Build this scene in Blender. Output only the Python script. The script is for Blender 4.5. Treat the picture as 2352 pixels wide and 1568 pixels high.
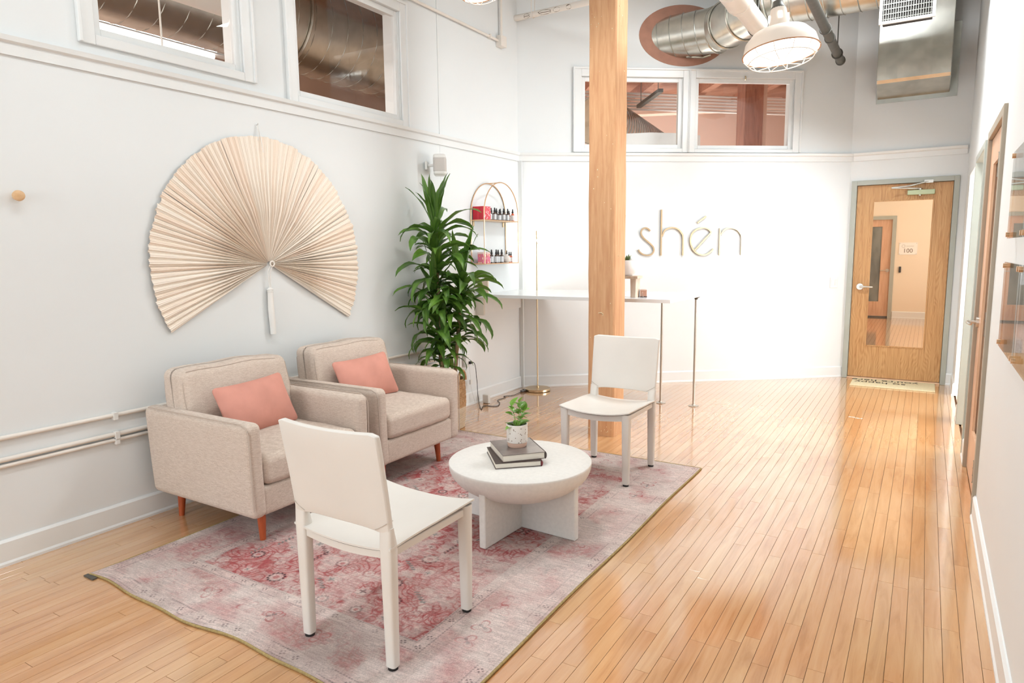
import bpy, bmesh, math, random
import numpy as np
from mathutils import Vector, Matrix, Euler

for _o in list(bpy.data.objects):
    bpy.data.objects.remove(_o, do_unlink=True)
SC = bpy.context.scene
COL = SC.collection
PI = math.pi
R = math.radians
random.seed(7)
rng = np.random.default_rng(7)

# ------------------------------------------------------------------ camera
CAM_H = 1.45
FOCAL_PX = 1542.63
YAW, PITCH, ROLL = R(31.597), R(7.643), R(0.679)
_f = Vector((-math.sin(YAW) * math.cos(PITCH), math.cos(YAW) * math.cos(PITCH), -math.sin(PITCH)))
_r = Vector((math.cos(YAW), math.sin(YAW), 0))
_d = _f.cross(_r)
_r2 = _r * math.cos(ROLL) + _d * math.sin(ROLL)
_d2 = -_r * math.sin(ROLL) + _d * math.cos(ROLL)
cam_data = bpy.data.cameras.new('camera')
cam_data.sensor_width = 36.0
cam_data.lens = FOCAL_PX / 2352 * 36.0
cam_data.clip_start = 0.02
cam = bpy.data.objects.new('camera', cam_data)
COL.objects.link(cam)
_m = Matrix((( _r2.x, -_d2.x, -_f.x, 0), (_r2.y, -_d2.y, -_f.y, 0), (_r2.z, -_d2.z, -_f.z, CAM_H), (0, 0, 0, 1)))
cam.matrix_world = _m
SC.camera = cam

def project(p):
    v = Vector(p) - Vector((0, 0, CAM_H))
    z = v.dot(_f)
    return v.dot(_r2) / z * FOCAL_PX + 1176, v.dot(_d2) / z * FOCAL_PX + 784, z

# ------------------------------------------------------------------ world, light, exposure
SC.view_settings.view_transform = 'Standard'
SC.view_settings.look = 'None'
SC.view_settings.gamma = 1.0
SC.view_settings.use_curve_mapping = False
SC.view_settings.exposure = 0.13
SC.cycles.max_bounces = 5
SC.cycles.diffuse_bounces = 3
SC.cycles.glossy_bounces = 2
SC.cycles.transmission_bounces = 3
SC.cycles.transparent_max_bounces = 8
SC.cycles.sample_clamp_indirect = 6.0
SC.cycles.use_adaptive_sampling = True
SC.cycles.adaptive_threshold = 0.1
SC.cycles.use_light_tree = False
SC.cycles.caustics_reflective = False
SC.cycles.caustics_refractive = False
W = bpy.data.worlds.new('world')
SC.world = W
W.use_nodes = True
W.node_tree.nodes['Background'].inputs[0].default_value = (0.86, 0.93, 1.0, 1)
W.node_tree.nodes['Background'].inputs[1].default_value = 0.6

# room planes (metres)
XL, XR, YD, YB, ZC = -3.647, 0.30, 8.31, -3.6, 4.25
BA = Vector((-3.647, 6.09, 0)); BB = Vector((-0.738, 8.33, 0))
BANG = math.atan2(BB.y - BA.y, BB.x - BA.x)
BLEN = (BB - BA).length
LEDGE = 2.45

def area_light(name, loc, rot, sx, sy, power, color=(1, 1, 1), parent=None, shape='RECTANGLE', spread=180):
    l = bpy.data.lights.new(name, 'AREA')
    l.shape = shape; l.size = sx
    if shape in ('RECTANGLE', 'ELLIPSE'): l.size_y = sy
    l.energy = power; l.color = color; l.spread = R(spread)
    o = bpy.data.objects.new(name, l); COL.objects.link(o)
    o.location = loc; o.rotation_euler = rot
    if parent: o.parent = parent
    return o

# fill light added at two unseen windows behind the camera (openings of wall_rear)
for i, x in enumerate((-3.0, -1.88)):
    area_light('rear_fill_light', (x, YB + 0.02, 2.0), (R(90), 0, 0), 0.95, 3.0, 57, (0.87, 0.945, 1.0))
# daylight in the window of the side room behind the two openings of the right wall
area_light('daylight_side_window', (3.15, 6.75, 1.5), (R(90), 0, R(90)), 2.3, 2.0, 185, (0.88, 0.95, 1.0))
# unseen fill lights added to brighten the neighbouring rooms and the hall
area_light('left_room_fill', (-5.9, -0.9, 2.0), (R(90), 0, 0), 3.6, 2.6, 120, (1, 0.97, 0.92))
area_light('back_room_fill', (-3.4, 9.0, 1.0), (R(180), 0, 0), 2.5, 2.5, 130, (1, 0.95, 0.9))
area_light('hall_fill', (1.27, 12.2, 1.9), (R(90), 0, R(90)), 6.0, 2.4, 100, (1, 0.93, 0.82))

# ------------------------------------------------------------------ mesh helpers
class MB:
    def __init__(s):
        s.v = []; s.f = []
    def add(s, vs, fs):
        o = len(s.v); s.v += [tuple(p) for p in vs]; s.f += [tuple(i + o for i in f) for f in fs]; return s
    def box(s, a, b):
        (x0, y0, z0), (x1, y1, z1) = a, b
        return s.add([(x0, y0, z0), (x1, y0, z0), (x1, y1, z0), (x0, y1, z0), (x0, y0, z1), (x1, y0, z1), (x1, y1, z1), (x0, y1, z1)],
                     [(0, 3, 2, 1), (4, 5, 6, 7), (0, 1, 5, 4), (1, 2, 6, 5), (2, 3, 7, 6), (3, 0, 4, 7)])
    def prism(s, pts, h0, h1, axis='z'):
        n = len(pts)
        def P(u, v, h):
            return {'z': (u, v, h), 'y': (u, h, v), 'x': (h, u, v)}[axis]
        vs = [P(u, v, h0) for u, v in pts] + [P(u, v, h1) for u, v in pts]
        fs = [tuple(range(n))[::-1], tuple(range(n, 2 * n))] + [(i, (i + 1) % n, n + (i + 1) % n, n + i) for i in range(n)]
        return s.add(vs, fs)
    def lathe(s, prof, n=32, c=(0, 0, 0), cap=True):
        vs = []
        for r, z in prof:
            for k in range(n):
                a = 2 * PI * k / n
                vs.append((c[0] + r * math.cos(a), c[1] + r * math.sin(a), c[2] + z))
        fs = []
        for i in range(len(prof) - 1):
            for k in range(n):
                k2 = (k + 1) % n
                fs.append((i * n + k, i * n + k2, (i + 1) * n + k2, (i + 1) * n + k))
        if cap:
            fs.append(tuple(range(n))[::-1]); m = (len(prof) - 1) * n; fs.append(tuple(range(m, m + n)))
        return s.add(vs, fs)
    def tube(s, path, r, n=8, closed=False, cap=True, flat=None):
        P = [Vector(p) for p in path]; m = len(P)
        rr = r if isinstance(r, (list, tuple)) else [r] * m
        T = []
        for i in range(m):
            if closed: t = P[(i + 1) % m] - P[i - 1]
            else: t = P[min(i + 1, m - 1)] - P[max(i - 1, 0)]
            T.append(t.normalized() if t.length > 1e-9 else Vector((0, 0, 1)))
        up = Vector((0, 0, 1)) if abs(T[0].z) < 0.9 else Vector((1, 0, 0))
        if flat is not None: up = Vector(flat)
        nrm = (up - T[0] * up.dot(T[0])).normalized()
        vs = []
        for i in range(m):
            nrm = (nrm - T[i] * nrm.dot(T[i])).normalized()
            if flat is not None: nrm = (Vector(flat) - T[i] * Vector(flat).dot(T[i])).normalized()
            b = T[i].cross(nrm)
            for k in range(n):
                a = 2 * PI * (k + (0.5 if n == 4 else 0)) / n
                vs.append(P[i] + (nrm * math.cos(a) + b * math.sin(a)) * rr[i])
        fs = []
        for i in range(m if closed else m - 1):
            j = (i + 1) % m
            for k in range(n):
                k2 = (k + 1) % n
                fs.append((i * n + k, i * n + k2, j * n + k2, j * n + k))
        if cap and not closed:
            fs.append(tuple(range(n))[::-1]); fs.append(tuple(range((m - 1) * n, m * n)))
        return s.add(vs, fs)
    def cyl(s, a, b, r, n=16, r2=None):
        return s.tube([a, b], [r, r if r2 is None else r2], n)
    def build(s, name, mat, parent=None, smooth=True, angle=35, bevel=0, seg=2, loc=None, rz=0, fix=False):
        me = bpy.data.meshes.new(name)
        me.from_pydata(s.v, [], s.f)
        if fix or True:
            bm = bmesh.new(); bm.from_mesh(me)
            bmesh.ops.recalc_face_normals(bm, faces=bm.faces)
            bm.to_mesh(me); bm.free()
        return mobj(name, me, mat, parent, smooth, angle, bevel, seg, loc, rz)

def mobj(name, me, mat, parent=None, smooth=True, angle=35, bevel=0, seg=2, loc=None, rz=0):
    if mat is not None and not me.materials: me.materials.append(mat)
    if smooth:
        me.polygons.foreach_set('use_smooth', [True] * len(me.polygons))
        try: me.set_sharp_from_angle(angle=R(angle))
        except Exception: pass
    o = bpy.data.objects.new(name, me); COL.objects.link(o)
    if parent is not None: o.parent = parent
    if loc is not None: o.location = loc
    if rz: o.rotation_euler = (0, 0, rz)
    if bevel:
        b = o.modifiers.new('bevel', 'BEVEL'); b.width = bevel; b.segments = seg; b.limit_method = 'ANGLE'; b.angle_limit = R(40)
        b.harden_normals = False
    return o

def rbox(w, d, h, r, k=3, m=3, fn=None):
    """rounded box centred at the origin, k steps over the rounding, m steps between; fn bends each vertex"""
    def ax(L):
        L /= 2
        a = [-L + r * i / k for i in range(k)]
        mid = list(np.linspace(-L + r, L - r, m + 1))
        return a + mid + [-x for x in a[::-1]]
    X, Y, Z = ax(w), ax(d), ax(h)
    hw, hd, hh = w / 2 - r, d / 2 - r, h / 2 - r
    vid = {}; vs = []; fs = []
    def V(x, y, z):
        key = (round(x, 6), round(y, 6), round(z, 6))
        if key in vid: return vid[key]
        c = Vector((max(-hw, min(hw, x)), max(-hd, min(hd, y)), max(-hh, min(hh, z))))
        q = Vector((x, y, z)) - c
        p = c + q.normalized() * r if q.length > 1e-9 else c
        if fn: p = Vector(fn(p))
        vid[key] = len(vs); vs.append(tuple(p)); return vid[key]
    for z in (Z[0], Z[-1]):
        for i in range(len(X) - 1):
            for j in range(len(Y) - 1):
                fs.append((V(X[i], Y[j], z), V(X[i + 1], Y[j], z), V(X[i + 1], Y[j + 1], z), V(X[i], Y[j + 1], z)))
    for y in (Y[0], Y[-1]):
        for i in range(len(X) - 1):
            for j in range(len(Z) - 1):
                fs.append((V(X[i], y, Z[j]), V(X[i + 1], y, Z[j]), V(X[i + 1], y, Z[j + 1]), V(X[i], y, Z[j + 1])))
    for x in (X[0], X[-1]):
        for i in range(len(Y) - 1):
            for j in range(len(Z) - 1):
                fs.append((V(x, Y[i], Z[j]), V(x, Y[i + 1], Z[j]), V(x, Y[i + 1], Z[j + 1]), V(x, Y[i], Z[j + 1])))
    return MB().add(vs, fs)

def empty(name, loc=(0, 0, 0), rz=0):
    o = bpy.data.objects.new(name, None); COL.objects.link(o)
    o.location = loc; o.rotation_euler = (0, 0, rz); o.empty_display_size = 0.1
    return o
def tag(o, label, cat, group=None):
    o['label'] = label; o['category'] = cat
    if group: o['group'] = group
    return o
def struct(o):
    o['kind'] = 'structure'; return o
def thing(name, label, cat, loc=(0, 0, 0), rz=0, group=None):
    return tag(empty(name, loc, rz), label, cat, group)
def dup(root, loc, rz, label=None):
    r = root.copy(); COL.objects.link(r); r.location = loc; r.rotation_euler = (0, 0, rz)
    if label: r['label'] = label
    for ch in list(root.children):
        c = ch.copy(); COL.objects.link(c); c.parent = r
        for g in list(ch.children):
            e = g.copy(); COL.objects.link(e); e.parent = c
    return r
def bw(s, t, z):
    """back wall coordinates: s along the wall, t out into the room, z up"""
    c, n = math.cos(BANG), math.sin(BANG)
    return Vector((BA.x + s * c + t * n, BA.y + s * n - t * c, z))

# ------------------------------------------------------------------ materials
def srgb(r, g, b):
    def f(c):
        c /= 255.0
        return c / 12.92 if c <= 0.04045 else ((c + 0.055) / 1.055) ** 2.4
    return (f(r), f(g), f(b), 1)
def base(name):
    m = bpy.data.materials.new(name); m.use_nodes = True
    nt = m.node_tree; return m, nt, nt.nodes['Principled BSDF']
def N(nt, t, **kw):
    n = nt.nodes.new(t)
    for k, v in kw.items():
        if k in n.inputs: n.inputs[k].default_value = v
        else: setattr(n, k, v)
    return n
def ramp(nt, fac, stops):
    n = nt.nodes.new('ShaderNodeValToRGB')
    e = n.color_ramp.elements
    while len(e) > 1: e.remove(e[-1])
    e[0].position = stops[0][0]; e[0].color = stops[0][1]
    for p, c in stops[1:]:
        q = e.new(p); q.color = c
    nt.links.new(fac, n.inputs[0]); return n
def coords(nt, scale=(1, 1, 1), kind='Object'):
    tc = nt.nodes.new('ShaderNodeTexCoord'); mp = nt.nodes.new('ShaderNodeMapping')
    mp.inputs['Scale'].default_value = scale
    nt.links.new(tc.outputs[kind], mp.inputs[0]); return mp.outputs[0]
def mixc(nt, fac, a, b, blend='MIX'):
    n = nt.nodes.new('ShaderNodeMix'); n.data_type = 'RGBA'; n.blend_type = blend
    for i, x in ((6, a), (7, b)):
        if hasattr(x, 'is_output'): nt.links.new(x, n.inputs[i])
        else: n.inputs[i].default_value = x
    if hasattr(fac, 'is_output'): nt.links.new(fac, n.inputs[0])
    else: n.inputs[0].default_value = fac
    return n.outputs[2]
def bumpn(nt, bs, h, strength, dist=0.002):
    b = N(nt, 'ShaderNodeBump', Strength=strength, Distance=dist)
    nt.links.new(h, b.inputs['Height']); nt.links.new(b.outputs[0], bs.inputs['Normal'])
def pm(name, col, rough=0.5, metal=0, var=0.0, vs=6, bump=0, bsc=60, spec=0.5, stretch=(1, 1, 1), emit=None, es=0, coat=0, detail=3):
    m, nt, bs = base(name)
    bs.inputs['Base Color'].default_value = col
    bs.inputs['Roughness'].default_value = rough
    bs.inputs['Metallic'].default_value = metal
    bs.inputs['Specular IOR Level'].default_value = spec
    if coat: bs.inputs['Coat Weight'].default_value = coat
    if var or bump:
        co = coords(nt, stretch)
        if var:
            n = N(nt, 'ShaderNodeTexNoise', Scale=vs, Detail=detail); nt.links.new(co, n.inputs[0])
            d = tuple(c * (1 - var) for c in col[:3]) + (1,); l = tuple(min(1, c * (1 + var)) for c in col[:3]) + (1,)
            rp = ramp(nt, n.outputs[0], [(0.3, d), (0.7, l)]); nt.links.new(rp.outputs[0], bs.inputs['Base Color'])
        if bump:
            n2 = N(nt, 'ShaderNodeTexNoise', Scale=bsc, Detail=4); nt.links.new(co, n2.inputs[0])
            bumpn(nt, bs, n2.outputs[0], bump)
    if emit:
        m.cycles.emission_sampling = 'NONE'
        bs.inputs['Emission Color'].default_value = emit; bs.inputs['Emission Strength'].default_value = es
    return m
def wood(name, c1, c2, scale=(1, 1, 1), rough=0.4, wave=0, ns=6, kind='Object', c3=None, rnd=0.0, spec=0.5):
    m, nt, bs = base(name)
    co = coords(nt, scale, kind)
    n = N(nt, 'ShaderNodeTexNoise', Scale=ns, Detail=5, Roughness=0.6, Distortion=0.4); nt.links.new(co, n.inputs[0])
    fac = n.outputs[0]
    if wave:
        w = N(nt, 'ShaderNodeTexWave', Scale=wave, Distortion=7.0, Detail=3.0); w.inputs['Detail Scale'].default_value = 1.2
        nt.links.new(co, w.inputs[0])
        mx = N(nt, 'ShaderNodeMath', operation='MULTIPLY_ADD'); mx.inputs[1].default_value = 0.45
        nt.links.new(w.outputs[1], mx.inputs[0])
        h = N(nt, 'ShaderNodeMath', operation='MULTIPLY'); h.inputs[1].default_value = 0.6
        nt.links.new(fac, h.inputs[0]); nt.links.new(h.outputs[0], mx.inputs[2]); fac = mx.outputs[0]
    st = [(0.25, c2), (0.6, c1)] + ([(0.85, c3)] if c3 else [])
    rp = ramp(nt, fac, st)
    out = rp.outputs[0]
    if rnd:
        oi = nt.nodes.new('ShaderNodeObjectInfo')
        hsv = nt.nodes.new('ShaderNodeHueSaturation')
        mr = N(nt, 'ShaderNodeMapRange'); mr.inputs[3].default_value = 1 - rnd; mr.inputs[4].default_value = 1 + rnd
        nt.links.new(oi.outputs['Random'], mr.inputs[0]); nt.links.new(mr.outputs[0], hsv.inputs['Value'])
        nt.links.new(out, hsv.inputs['Color']); out = hsv.outputs[0]
    nt.links.new(out, bs.inputs['Base Color'])
    bs.inputs['Roughness'].default_value = rough
    bs.inputs['Specular IOR Level'].default_value = spec
    bumpn(nt, bs, fac, 0.15, 0.001)
    return m
def glassm(name, col=(1, 1, 1, 1), rough=0.0, ior=1.45, refl=None):
    """clear pane: transparent body with a fresnel mirror reflection, so that it lets light straight through"""
    m = bpy.data.materials.new(name); m.use_nodes = True
    nt = m.node_tree; nt.nodes.clear()
    out = nt.nodes.new('ShaderNodeOutputMaterial')
    tr = N(nt, 'ShaderNodeBsdfTransparent', Color=col); gl = N(nt, 'ShaderNodeBsdfGlossy', Roughness=rough)
    fr = N(nt, 'ShaderNodeFresnel'); mx = nt.nodes.new('ShaderNodeMixShader')
    ge = nt.nodes.new('ShaderNodeNewGeometry'); mr = N(nt, 'ShaderNodeMapRange'); mr.inputs[3].default_value = ior; mr.inputs[4].default_value = 1 / ior   # same reflection from both faces
    nt.links.new(ge.outputs['Backfacing'], mr.inputs[0]); nt.links.new(mr.outputs[0], fr.inputs['IOR'])
    nt.links.new(fr.outputs[0], mx.inputs[0]); nt.links.new(tr.outputs[0], mx.inputs[1]); nt.links.new(gl.outputs[0], mx.inputs[2])
    nt.links.new(mx.outputs[0], out.inputs[0]); return m

def oak_mat():
    m, nt, bs = base('oak_veneer')
    co = coords(nt, (1, 1, 1))
    n0 = N(nt, 'ShaderNodeTexNoise', Scale=1.0, Detail=2)            # slow figure bending the rings
    mp0 = nt.nodes.new('ShaderNodeMapping'); mp0.inputs['Scale'].default_value = (5, 5, 1.6); nt.links.new(co, mp0.inputs[0]); nt.links.new(mp0.outputs[0], n0.inputs[0])
    sp = nt.nodes.new('ShaderNodeSeparateXYZ'); nt.links.new(co, sp.inputs[0])
    a = N(nt, 'ShaderNodeMath', operation='MULTIPLY'); a.inputs[1].default_value = 1.5; nt.links.new(n0.outputs[0], a.inputs[0])
    fx = N(nt, 'ShaderNodeMath', operation='PINGPONG'); fx.inputs[1].default_value = 0.09; nt.links.new(sp.outputs[0], fx.inputs[0])
    f2 = N(nt, 'ShaderNodeMath', operation='MULTIPLY'); f2.inputs[1].default_value = 5.0; nt.links.new(fx.outputs[0], f2.inputs[0])
    zz = N(nt, 'ShaderNodeMath', operation='MULTIPLY_ADD'); zz.inputs[1].default_value = 0.35; nt.links.new(sp.outputs[2], zz.inputs[0]); nt.links.new(f2.outputs[0], zz.inputs[2])
    s = N(nt, 'ShaderNodeMath', operation='ADD'); nt.links.new(zz.outputs[0], s.inputs[0]); nt.links.new(a.outputs[0], s.inputs[1])
    w = N(nt, 'ShaderNodeMath', operation='MULTIPLY'); w.inputs[1].default_value = 75.0; nt.links.new(s.outputs[0], w.inputs[0])
    sn = N(nt, 'ShaderNodeMath', operation='SINE'); nt.links.new(w.outputs[0], sn.inputs[0])
    n1 = N(nt, 'ShaderNodeTexNoise', Scale=1.0, Detail=4); mp1 = nt.nodes.new('ShaderNodeMapping'); mp1.inputs['Scale'].default_value = (160, 160, 5); nt.links.new(co, mp1.inputs[0]); nt.links.new(mp1.outputs[0], n1.inputs[0])
    m2 = N(nt, 'ShaderNodeMath', operation='MULTIPLY_ADD'); m2.inputs[1].default_value = 0.085; nt.links.new(sn.outputs[0], m2.inputs[0]); nt.links.new(n1.outputs[0], m2.inputs[2])
    rp = ramp(nt, m2.outputs[0], [(0.25, srgb(176, 126, 76)), (0.5, srgb(200, 152, 100)), (0.75, srgb(212, 168, 118))])
    nt.links.new(rp.outputs[0], bs.inputs['Base Color']); bs.inputs['Roughness'].default_value = 0.42
    return m
M = {}
M['wall'] = pm('white_wall_paint', srgb(235, 237, 236), 0.55, var=0.012, vs=1.5, bump=0.06, bsc=90, spec=0.3)
M['trim'] = pm('white_trim_paint', srgb(237, 238, 236), 0.38, var=0.01, vs=4)
M['plastic'] = pm('white_plastic', srgb(236, 234, 229), 0.35)
M['greyframe'] = pm('grey_green_steel_paint', srgb(176, 179, 169), 0.42, var=0.03)
M['tanframe'] = pm('taupe_steel_paint', srgb(172, 160, 142), 0.42, var=0.03)
M['oak'] = oak_mat()
M['birch'] = wood('birch_veneer', srgb(226, 182, 148), srgb(206, 154, 118), (7, 7, 0.8), 0.35, ns=4)
M['pillar'] = wood('rough_fir', srgb(218, 172, 130), srgb(200, 146, 106), (8, 8, 0.7), 0.65, ns=5, c3=srgb(230, 190, 150), spec=0.25)
M['redwood'] = wood('old_brown_timber', srgb(158, 106, 84), srgb(122, 78, 62), (5, 5, 0.8), 0.7, ns=5)
M['ceiling'] = wood('brown_ceiling_planks', srgb(190, 142, 118), srgb(158, 108, 88), (1, 8, 8), 0.7, ns=4)
M['pinkwall'] = pm('salmon_plaster', srgb(234, 204, 186), 0.7, var=0.03, vs=2)
M['creamwall'] = pm('cream_plaster', srgb(244, 228, 206), 0.65, var=0.015, vs=2)
M['subfloor'] = pm('dark_joint_filler', srgb(104, 72, 44), 0.8)
M['galv'] = pm('galvanised_steel', srgb(205, 203, 194), 0.27, metal=0.95, var=0.12, vs=9, bump=0.05, bsc=40)
M['galvdark'] = pm('dull_galvanised_steel', srgb(168, 168, 160), 0.4, metal=0.9, var=0.15, vs=5)
M['rust'] = pm('rusty_board', srgb(172, 126, 106), 0.8, var=0.14, vs=7)
M['darkpipe'] = pm('dark_grey_iron', srgb(92, 90, 84), 0.5, metal=0.3, var=0.12, vs=18)
M['whitepipe'] = pm('white_pipe_paint', srgb(238, 230, 220), 0.45, var=0.02)
M['chip'] = pm('bare_pipe_patch', srgb(116, 100, 86), 0.75, var=0.2, vs=30)
M['enamel'] = pm('cream_enamel', srgb(232, 218, 204), 0.3, var=0.03, vs=5)
M['rimrust'] = pm('rusty_rim', srgb(176, 128, 92), 0.6, var=0.2, vs=20)
M['glow'] = pm('lamp_glow', (1, 1, 1, 1), 0.5, emit=(1.0, 0.97, 0.92, 1), es=4)
M['glowsoft'] = pm('tube_glow', (1, 1, 1, 1), 0.5, emit=(0.98, 1.0, 1.0, 1), es=4)
M['black'] = pm('black_rubber', srgb(30, 28, 27), 0.55)
M['leather'] = pm('ivory_leather', srgb(232, 226, 218), 0.38, var=0.02, vs=4, bump=0.10, bsc=220, spec=0.45)
M['seatshadow'] = pm('seat_shadow_tone', srgb(70, 52, 44), 0.6)
M['seam'] = pm('leather_seam', srgb(196, 184, 170), 0.6)
M['brass'] = pm('champagne_brass', srgb(212, 190, 156), 0.28, metal=1.0, var=0.04)
M['gold'] = pm('rose_gold_wire', srgb(216, 176, 138), 0.3, metal=0.9)
M['chrome'] = pm('brushed_nickel', srgb(206, 202, 194), 0.28, metal=1.0)
M['silverleg'] = pm('satin_steel_leg', srgb(200, 194, 184), 0.3, metal=0.9)
M['counter'] = pm('white_laminate', srgb(242, 243, 244), 0.16, spec=0.6)
M['pane'] = glassm('clear_glass')
M['acrylic'] = glassm('clear_acrylic', (0.97, 0.985, 0.98, 1), 0.0, 1.49)
M['paleconduit'] = pm('pale_conduit', srgb(226, 222, 218), 0.4)
M['soil'] = pm('dark_soil', srgb(78, 50, 38), 0.95, var=0.3, vs=60, bump=0.6, bsc=120)
# ================================================================== STRUCTURE
# ---- floor: strip boards, each of the large ones in view an object of its own
def floor_mat(island):
    m, nt, bs = base('maple_strip_floor_' + ('joined' if island else 'single'))
    geo = nt.nodes.new('ShaderNodeNewGeometry')
    if island: rnd = geo.outputs['Random Per Island']
    else: rnd = nt.nodes.new('ShaderNodeObjectInfo').outputs['Random']
    vm = N(nt, 'ShaderNodeVectorMath', operation='MULTIPLY'); vm.inputs[1].default_value = (14, 1.1, 14)
    nt.links.new(geo.outputs['Position'], vm.inputs[0])
    cb = nt.nodes.new('ShaderNodeCombineXYZ')
    sc = N(nt, 'ShaderNodeMath', operation='MULTIPLY'); sc.inputs[1].default_value = 57.0
    nt.links.new(rnd, sc.inputs[0]); nt.links.new(sc.outputs[0], cb.inputs[0]); nt.links.new(sc.outputs[0], cb.inputs[2])
    va = N(nt, 'ShaderNodeVectorMath', operation='ADD'); nt.links.new(vm.outputs[0], va.inputs[0]); nt.links.new(cb.outputs[0], va.inputs[1])
    n1 = N(nt, 'ShaderNodeTexNoise', Scale=1.6, Detail=6, Roughness=0.62, Distortion=0.7); nt.links.new(va.outputs[0], n1.inputs[0])
    rp = ramp(nt, n1.outputs[0], [(0.25, srgb(188, 136, 90)), (0.5, srgb(214, 166, 118)), (0.78, srgb(226, 186, 142))])
    # tone of each board
    r2 = ramp(nt, rnd, [(0.0, srgb(240, 212, 182)), (0.3, srgb(255, 240, 222)), (0.55, srgb(248, 222, 196)), (0.8, srgb(255, 247, 234)), (1.0, srgb(246, 216, 186))])
    col = mixc(nt, 0.85, rp.outputs[0], r2.outputs[0], 'MULTIPLY')
    # worn streaks and small knots
    n2 = N(nt, 'ShaderNodeTexNoise', Scale=0.9, Detail=2); nt.links.new(geo.outputs['Position'], n2.inputs[0])
    w = ramp(nt, n2.outputs[0], [(0.42, (0, 0, 0, 1)), (0.62, (1, 1, 1, 1))])
    wm = N(nt, 'ShaderNodeMath', operation='MULTIPLY'); wm.inputs[1].default_value = 0.25; nt.links.new(w.outputs[0], wm.inputs[0])
    col = mixc(nt, wm.outputs[0], col, srgb(238, 208, 166))
    vo = N(nt, 'ShaderNodeTexVoronoi', Scale=2.3); nt.links.new(va.outputs[0], vo.inputs[0])
    kn = ramp(nt, vo.outputs[0], [(0.0, (1, 1, 1, 1)), (0.055, (0, 0, 0, 1))])
    km = N(nt, 'ShaderNodeMath', operation='MULTIPLY'); km.inputs[1].default_value = 0.5; nt.links.new(kn.outputs[0], km.inputs[0])
    col = mixc(nt, km.outputs[0], col, srgb(150, 98, 58))
    nt.links.new(col, bs.inputs['Base Color'])
    rr = N(nt, 'ShaderNodeMapRange'); rr.inputs[3].default_value = 0.10; rr.inputs[4].default_value = 0.20
    nt.links.new(n1.outputs[0], rr.inputs[0]); nt.links.new(rr.outputs[0], bs.inputs['Roughness'])
    bs.inputs['Specular IOR Level'].default_value = 0.8
    bs.inputs['Coat Weight'].default_value = 1.0; bs.inputs['Coat IOR'].default_value = 1.85; bs.inputs['Coat Roughness'].default_value = 0.09
    bumpn(nt, bs, n1.outputs[0], 0.004, 0.0003)
    return m
M['board'] = floor_mat(False); M['boards'] = floor_mat(True)
floor = struct(MB().box((-8.1, YB - 0.1, -0.10), (3.3, 16.2, -0.012)).build('floor', M['subfloor'], smooth=False))
BW = 0.0576
RUG = (-3.187, 1.456, -1.200, 4.325)
boards = []
rnd = random.Random(11)
xs = XR + 0.004
rows = int((xs - XL) / BW) + 2
def in_view_weight(x, y0, y1):
    w = 0.0; n = max(1, int((y1 - y0) / 0.06))
    for i in range(n):
        y = y0 + (i + 0.5) * (y1 - y0) / n
        if RUG[0] < x < RUG[2] and RUG[1] < y < RUG[3]: continue
        if x < -2.75 and 1.98 < y < 3.75: continue
        if y > 6.09 + (x - XL) * 0.77: continue
        px, py, z = project((x, y, 0))
        if z > 0.2 and -30 < px < 2382 and 0 < py < 1600:
            w += 1.45 / z ** 3
    return w
for i in range(rows):
    x1 = xs - i * BW; x0 = x1 - BW + 0.0014
    y = YB + rnd.uniform(-0.8, 0.0)
    while y < YD:
        L = rnd.choice((0.38, 0.55, 0.7, 0.8, 0.95, 1.1, 1.3)) * rnd.uniform(0.85, 1.15)
        y1 = min(y + L, YD + 0.02)
        if y1 > YB and y1 - y > 0.05:
            boards.append((in_view_weight((x0 + x1) / 2, y, y1), x0, x1, y, y1 - 0.0014))
        y += L
boards.sort(key=lambda b: -b[0])
def flat_board(x0, x1, y0, y1):
    z0 = -0.012
    return ([(x0, y0, z0), (x1, y0, z0), (x1, y1, z0), (x0, y1, z0), (x0, y0, 0), (x1, y0, 0), (x1, y1, 0), (x0, y1, 0)],
            [(4, 5, 6, 7), (0, 1, 5, 4), (1, 2, 6, 5), (2, 3, 7, 6), (3, 0, 4, 7)])
def board_geo(x0, x1, y0, y1):
    c = 0.0004; z0, z1 = -0.012, 0.0
    vs = [(x0, y0, z0), (x1, y0, z0), (x1, y1, z0), (x0, y1, z0),
          (x0, y0, z1 - c), (x1, y0, z1 - c), (x1, y1, z1 - c), (x0, y1, z1 - c),
          (x0 + c, y0 + c, z1), (x1 - c, y0 + c, z1), (x1 - c, y1 - c, z1), (x0 + c, y1 - c, z1)]
    fs = [(8, 9, 10, 11), (4, 5, 9, 8), (5, 6, 10, 9), (6, 7, 11, 10), (7, 4, 8, 11), (0, 1, 5, 4), (1, 2, 6, 5), (2, 3, 7, 6), (3, 0, 4, 7)]
    return vs, fs
_cache = {}
for w, x0, x1, y0, y1 in boards[:300]:
    key = round((y1 - y0) / 0.02)
    L = key * 0.02 if False else (y1 - y0)
    me = bpy.data.meshes.new('board')
    vs, fs = board_geo(x0 - x0, x1 - x0, 0, L)
    me.from_pydata(vs, [], fs); me.materials.append(M['board'])
    o = bpy.data.objects.new('board', me); COL.objects.link(o); o.parent = floor; o.location = (x0, y0, 0)
rest = MB()
for w, x0, x1, y0, y1 in boards[300:]:
    rest.add(*flat_board(x0, x1, y0, y1))
# floor beyond the glazed door and in the side room
y = YD + 0.01
while y < 15.9:
    for i in range(52):
        x0 = -1.6 + i * BW
        rest.add(*flat_board(x0, x0 + BW - 0.0017, y + (i % 5) * 0.21, y + (i % 5) * 0.21 + 1.02))
    y += 1.024
for i in range(48):
    x0 = XR + 0.02 + i * BW
    rest.add(*flat_board(x0, x0 + BW - 0.0017, 5.2, 8.29))
o = rest.build('board_field', M['boards'], floor, smooth=False); o['kind'] = 'stuff'

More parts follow.
